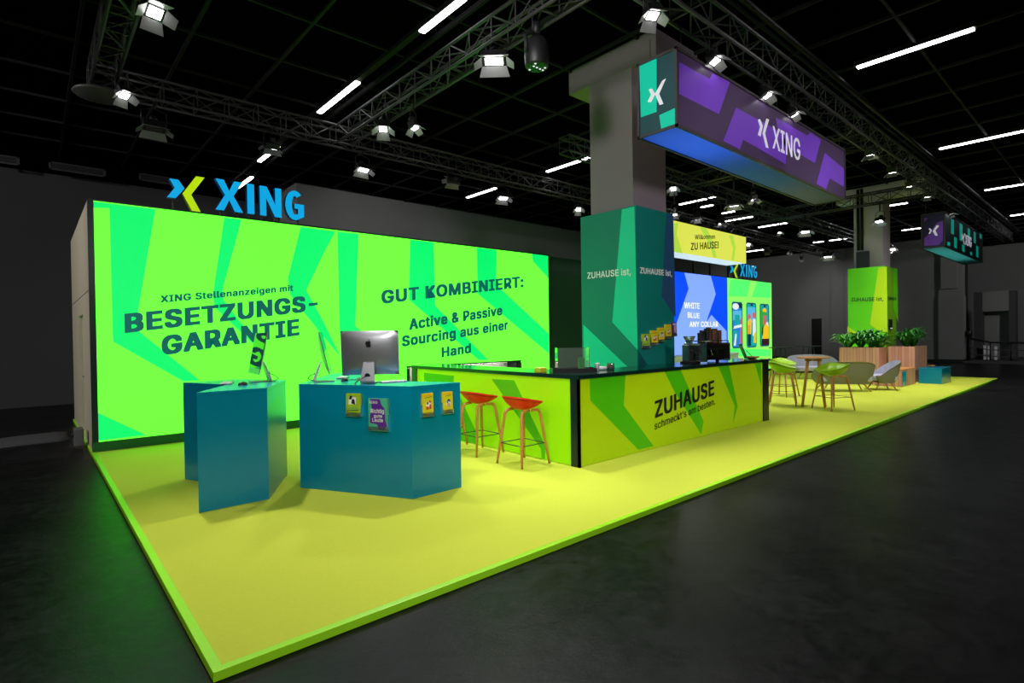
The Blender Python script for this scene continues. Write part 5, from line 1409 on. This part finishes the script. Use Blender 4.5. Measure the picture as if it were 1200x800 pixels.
for (p_, aim, lab, kind, pw, cone, sc) in LAMPS:
    stage_lamp(p_, aim, lab, kind, pw, cone, sc, glow=(pw > 0))
# fill lamps added on an unseen truss behind the camera to light the fronts
for (p_, aim, lab, pw) in FRONT_FILL:
    stage_lamp(p_, aim, lab, 'flood', pw, 62, 1.0, soft=.45)
for (p_, aim, lab, pw) in SIDE_FILL:
    stage_lamp(p_, aim, lab, 'flood', pw, 95, 1.0, soft=.3)
# moving head with LED face
p = at(629, 66, x=4.28)
t = thing('moving_head', 'black moving-head lamp with small LED points on the cross truss', 'lamp', p)
b = MB(); b.lathe([(.10, .22), (.15, .16), (.16, .0), (.15, -.12), (.14, -.14)], HOUS, 20); b.build('head', t)
for r_, n_ in ((.0, 1), (.055, 6), (.105, 10)):
    for k in range(n_):
        a_ = 2 * math.pi * k / n_; b = MB(); b.lathe([(.014, -.141), (.012, -.147)], mat('led_point', (220, 225, 230), emit=1.2) if (k % 3 == 0) else SCREEN, 8, Matrix.Translation((r_ * math.cos(a_), r_ * math.sin(a_), 0))); b.build('led_point', t)
b = MB(); b.tube([(-.18, 0, .0), (-.19, 0, .2), (-.1, 0, .27), (.1, 0, .27), (.19, 0, .2), (.18, 0, 0)], .025, HOUS, 8); b.tube([(0, 0, .27), (0, 0, .455)], .05, HOUS, 10); b.build('yoke', t)

# ================================================================== fluorescent ceiling tubes
TB = [((372, 133), (422, 97), 'bright ceiling tube between the back truss and cross truss'), ((490, 38), (548, 0), 'bright ceiling tube at the top picture edge'),
      ((303, 190), (327, 172), 'short ceiling tube above the N of the large letters'), ((275, 222), (297, 208), 'ceiling tube seen through the large blue letters'),
      ((641, 202), (694, 184), 'long ceiling tube just left of the near column'), ((546, 232), (583, 221), 'short ceiling tube below the middle of the back truss'),
      ((1003, 81), (1144, 34), 'long bright ceiling tube at upper right, highest of the right ones'), ((1099, 175), (1214, 152), 'long ceiling tube at the right edge, second from top'),
      ((1153.5, 224), (1225, 212), 'ceiling tube at the right edge above the distant banner'), ((1184, 254), (1230, 246.5), 'short ceiling tube at the right edge beside the distant banner'),
      ((795, 240), (843.7, 230.6), 'brightest ceiling tube right of the near column'), ((845, 250.6), (862, 248), 'small ceiling tube above the yellow light box'),
      ((821, 243.5), (836, 240.6), 'dim ceiling tube below the brightest one right of the near column'), ((850, 260), (882, 254), 'grey ceiling tube above the end of the yellow light box'),
      ((888.7, 267), (924.4, 261), 'ceiling tube between the light box and the large banner end'), ((875, 295.6), (894, 292.5), 'ceiling tube right of the yellow light box end'),
      ((1040, 242), (1064, 238), 'ceiling tube right of the far column head'), ((953, 284.7), (965.7, 283), 'short ceiling tube left of the far column'),
      ((972.5, 282.5), (993, 279.3), 'ceiling tube touching the left side of the far column'), ((1056.5, 270.5), (1081, 267.3), 'ceiling tube left of the distant banner')]
TUBES = {}
for a_, c_, lab in TB:
    p, q = at(*a_, z=ZC - .12), at(*c_, z=ZC - .12)
    xm = (p.x + q.x) / 2; y0, y1 = sorted((p.y, q.y))
    t = thing('ceiling_tube', lab, 'light', (xm, y0, ZC - .09), 0, 'fluorescent ceiling tubes')
    Ln = y1 - y0
    b = MB(); b.box((-.06, 0, 0), (.06, Ln, .08), GRIDM); b.build('fitting', t)
    b = MB(); b.box((-.05, .02, -.03), (.05, Ln - .02, -.001), TUBE, bev=.01); b.build('diffuser', t)
# unlit battens between the lit tubes of the near row
p = at(455, 66, z=ZC - .08)
t = thing('cable_tray', 'grey tray linking the two bright ceiling tubes', 'tray', (p.x, 0, ZC - .085))
b = MB(); b.box((-.05, 3.0, 0), (.05, 12.5, .07), GRIDM); b.box((.28, 0.5, 0.0), (.33, 12.5, .07), GRIDM); b.build('rail', t)

# ================================================================== background right and left
RAIL = mat('rail_black', (20, 20, 21), .4, metal=.4)
b = MB(); b.box((33.6, -7, ZF), (39.99, 2.6, ZF + .10), DKWALL); tag(b.build('step_platform'), 'low dark step in front of the handrail at far right', 'step')
ZS = ZF + .101
t = thing('handrail', 'black handrail along the stairs at the far right', 'railing', (34.1, 2.45, ZS))
P_ = [(0, 0), (.7, -.7), (.7, -2.2), (.7, -4.2)]
b = MB(); b.tube([(0, 0, 1.12), (.7, -.7, .9), (.7, -2.2, .86), (.7, -4.2, .86)], .05, RAIL, 8); b.build('top_rail', t)
b = MB(); b.tube([(0, 0, .72), (.7, -.7, .52), (.7, -2.2, .5), (.7, -4.2, .5)], .022, STEEL, 8); b.build('lower_rail', t)
b = MB(); b.tube([(0, 0, .36), (.7, -.7, .2), (.7, -2.2, .2), (.7, -4.2, .2)], .022, STEEL, 8); b.build('lower_rail', t)
for (x, y, h_) in ((0, 0, 1.12), (.7, -.7, .9), (.7, -1.45, .88), (.7, -2.2, .86), (.7, -3.2, .86), (.7, -4.2, .86)):
    b = MB(); b.tube([(x, y, 0), (x, y, h_)], .03, RAIL, 8); b.build('baluster', t)
b = MB(); b.lathe([(.10, 0), (.13, .1), (.13, .3), (.06, .38)], RAIL, 14); tag(b.build('rail_lamp', None, (34.1, 2.45, ZS + 1.17)), 'black round fitting on the top of the handrail', 'fitting')
t = thing('portal', 'tall dark portal with a paler door recess at the far right', 'portal', (36.0, 2.2, ZS))
b = MB(); b.box((0, 0, 0), (.8, .35, 3.45), DKWALL); b.build('side', t)
b = MB(); b.box((0, -1.0, 2.45), (.8, -.001, 3.45), GRAYW); b.build('head', t)
b = MB(); b.box((0, -1.25, 0), (.8, -1.001, 3.45), DKWALL); b.build('side', t)
b = MB(); b.box((.5, -1.0, 0), (.8, -.001, 2.44), GRAYW); tag(b.build('door', t), 'pale grey door')
for i, (yy, hh) in enumerate(((2.09, .72), (1.92, .70), (1.66, .68))):
    b = MB(); b.box((0, -.05, 0), (.08, .05, hh), WHITEP, bev=.01); b.box((-.02, -.07, hh), (.10, .07, hh + .03), LAMPW)
    tag(b.build('bollard', None, (35.7, yy, ZS)), ('pale post behind the handrail, nearest the pilaster', 'pale post behind the handrail, middle of three', 'pale post behind the handrail, farthest right')[i], 'post', 'pale posts behind the handrail')
# dark mat / folded cloth on the hall floor at left
b = MB(); rows = []
for i in range(7):
    rows.append([V((x_, -.5 + i * .17, .02 + .02 * math.sin(i * 1.3 + x_ * 3) + (.03 if 0 < i < 6 and -.9 < x_ < .4 else 0))) for x_ in [-1.1 + .17 * j for j in range(10)]])
b.grid(rows, mat('grey_cloth', (52, 52, 54), .9, noise=.2, scale=14)); 
edge = [V((p.x, p.y, 0.001)) for p in rows[0]]; b.grid([edge, rows[0]], mat('grey_cloth', (52, 52, 54), .9))
b.grid([[V((r[-1].x, r[-1].y, .001)) for r in rows], [r[-1] for r in rows]], mat('grey_cloth', (52, 52, 54), .9))
tag(b.build('floor_cloth', None, (-.6, 9.3, ZF)), 'folded dark grey cloth on the hall floor left of the platform', 'cloth')
t = thing('power_box', 'small grey power box at the foot of the beige side panel', 'box', (-.1, 7.9, 0))
b = MB(); b.box((-.06, -.15, .002), (.06, .15, .26), mat('power_grey', (84, 84, 84), .5), bev=.01); b.build('body', t)
b = MB(); b.lathe([(.035, 0), (.035, .015)], BLACKP, 14, Matrix.Translation((-.06, 0, .16)) @ Matrix.Rotation(-math.pi / 2, 4, 'Y')); b.build('socket', t)
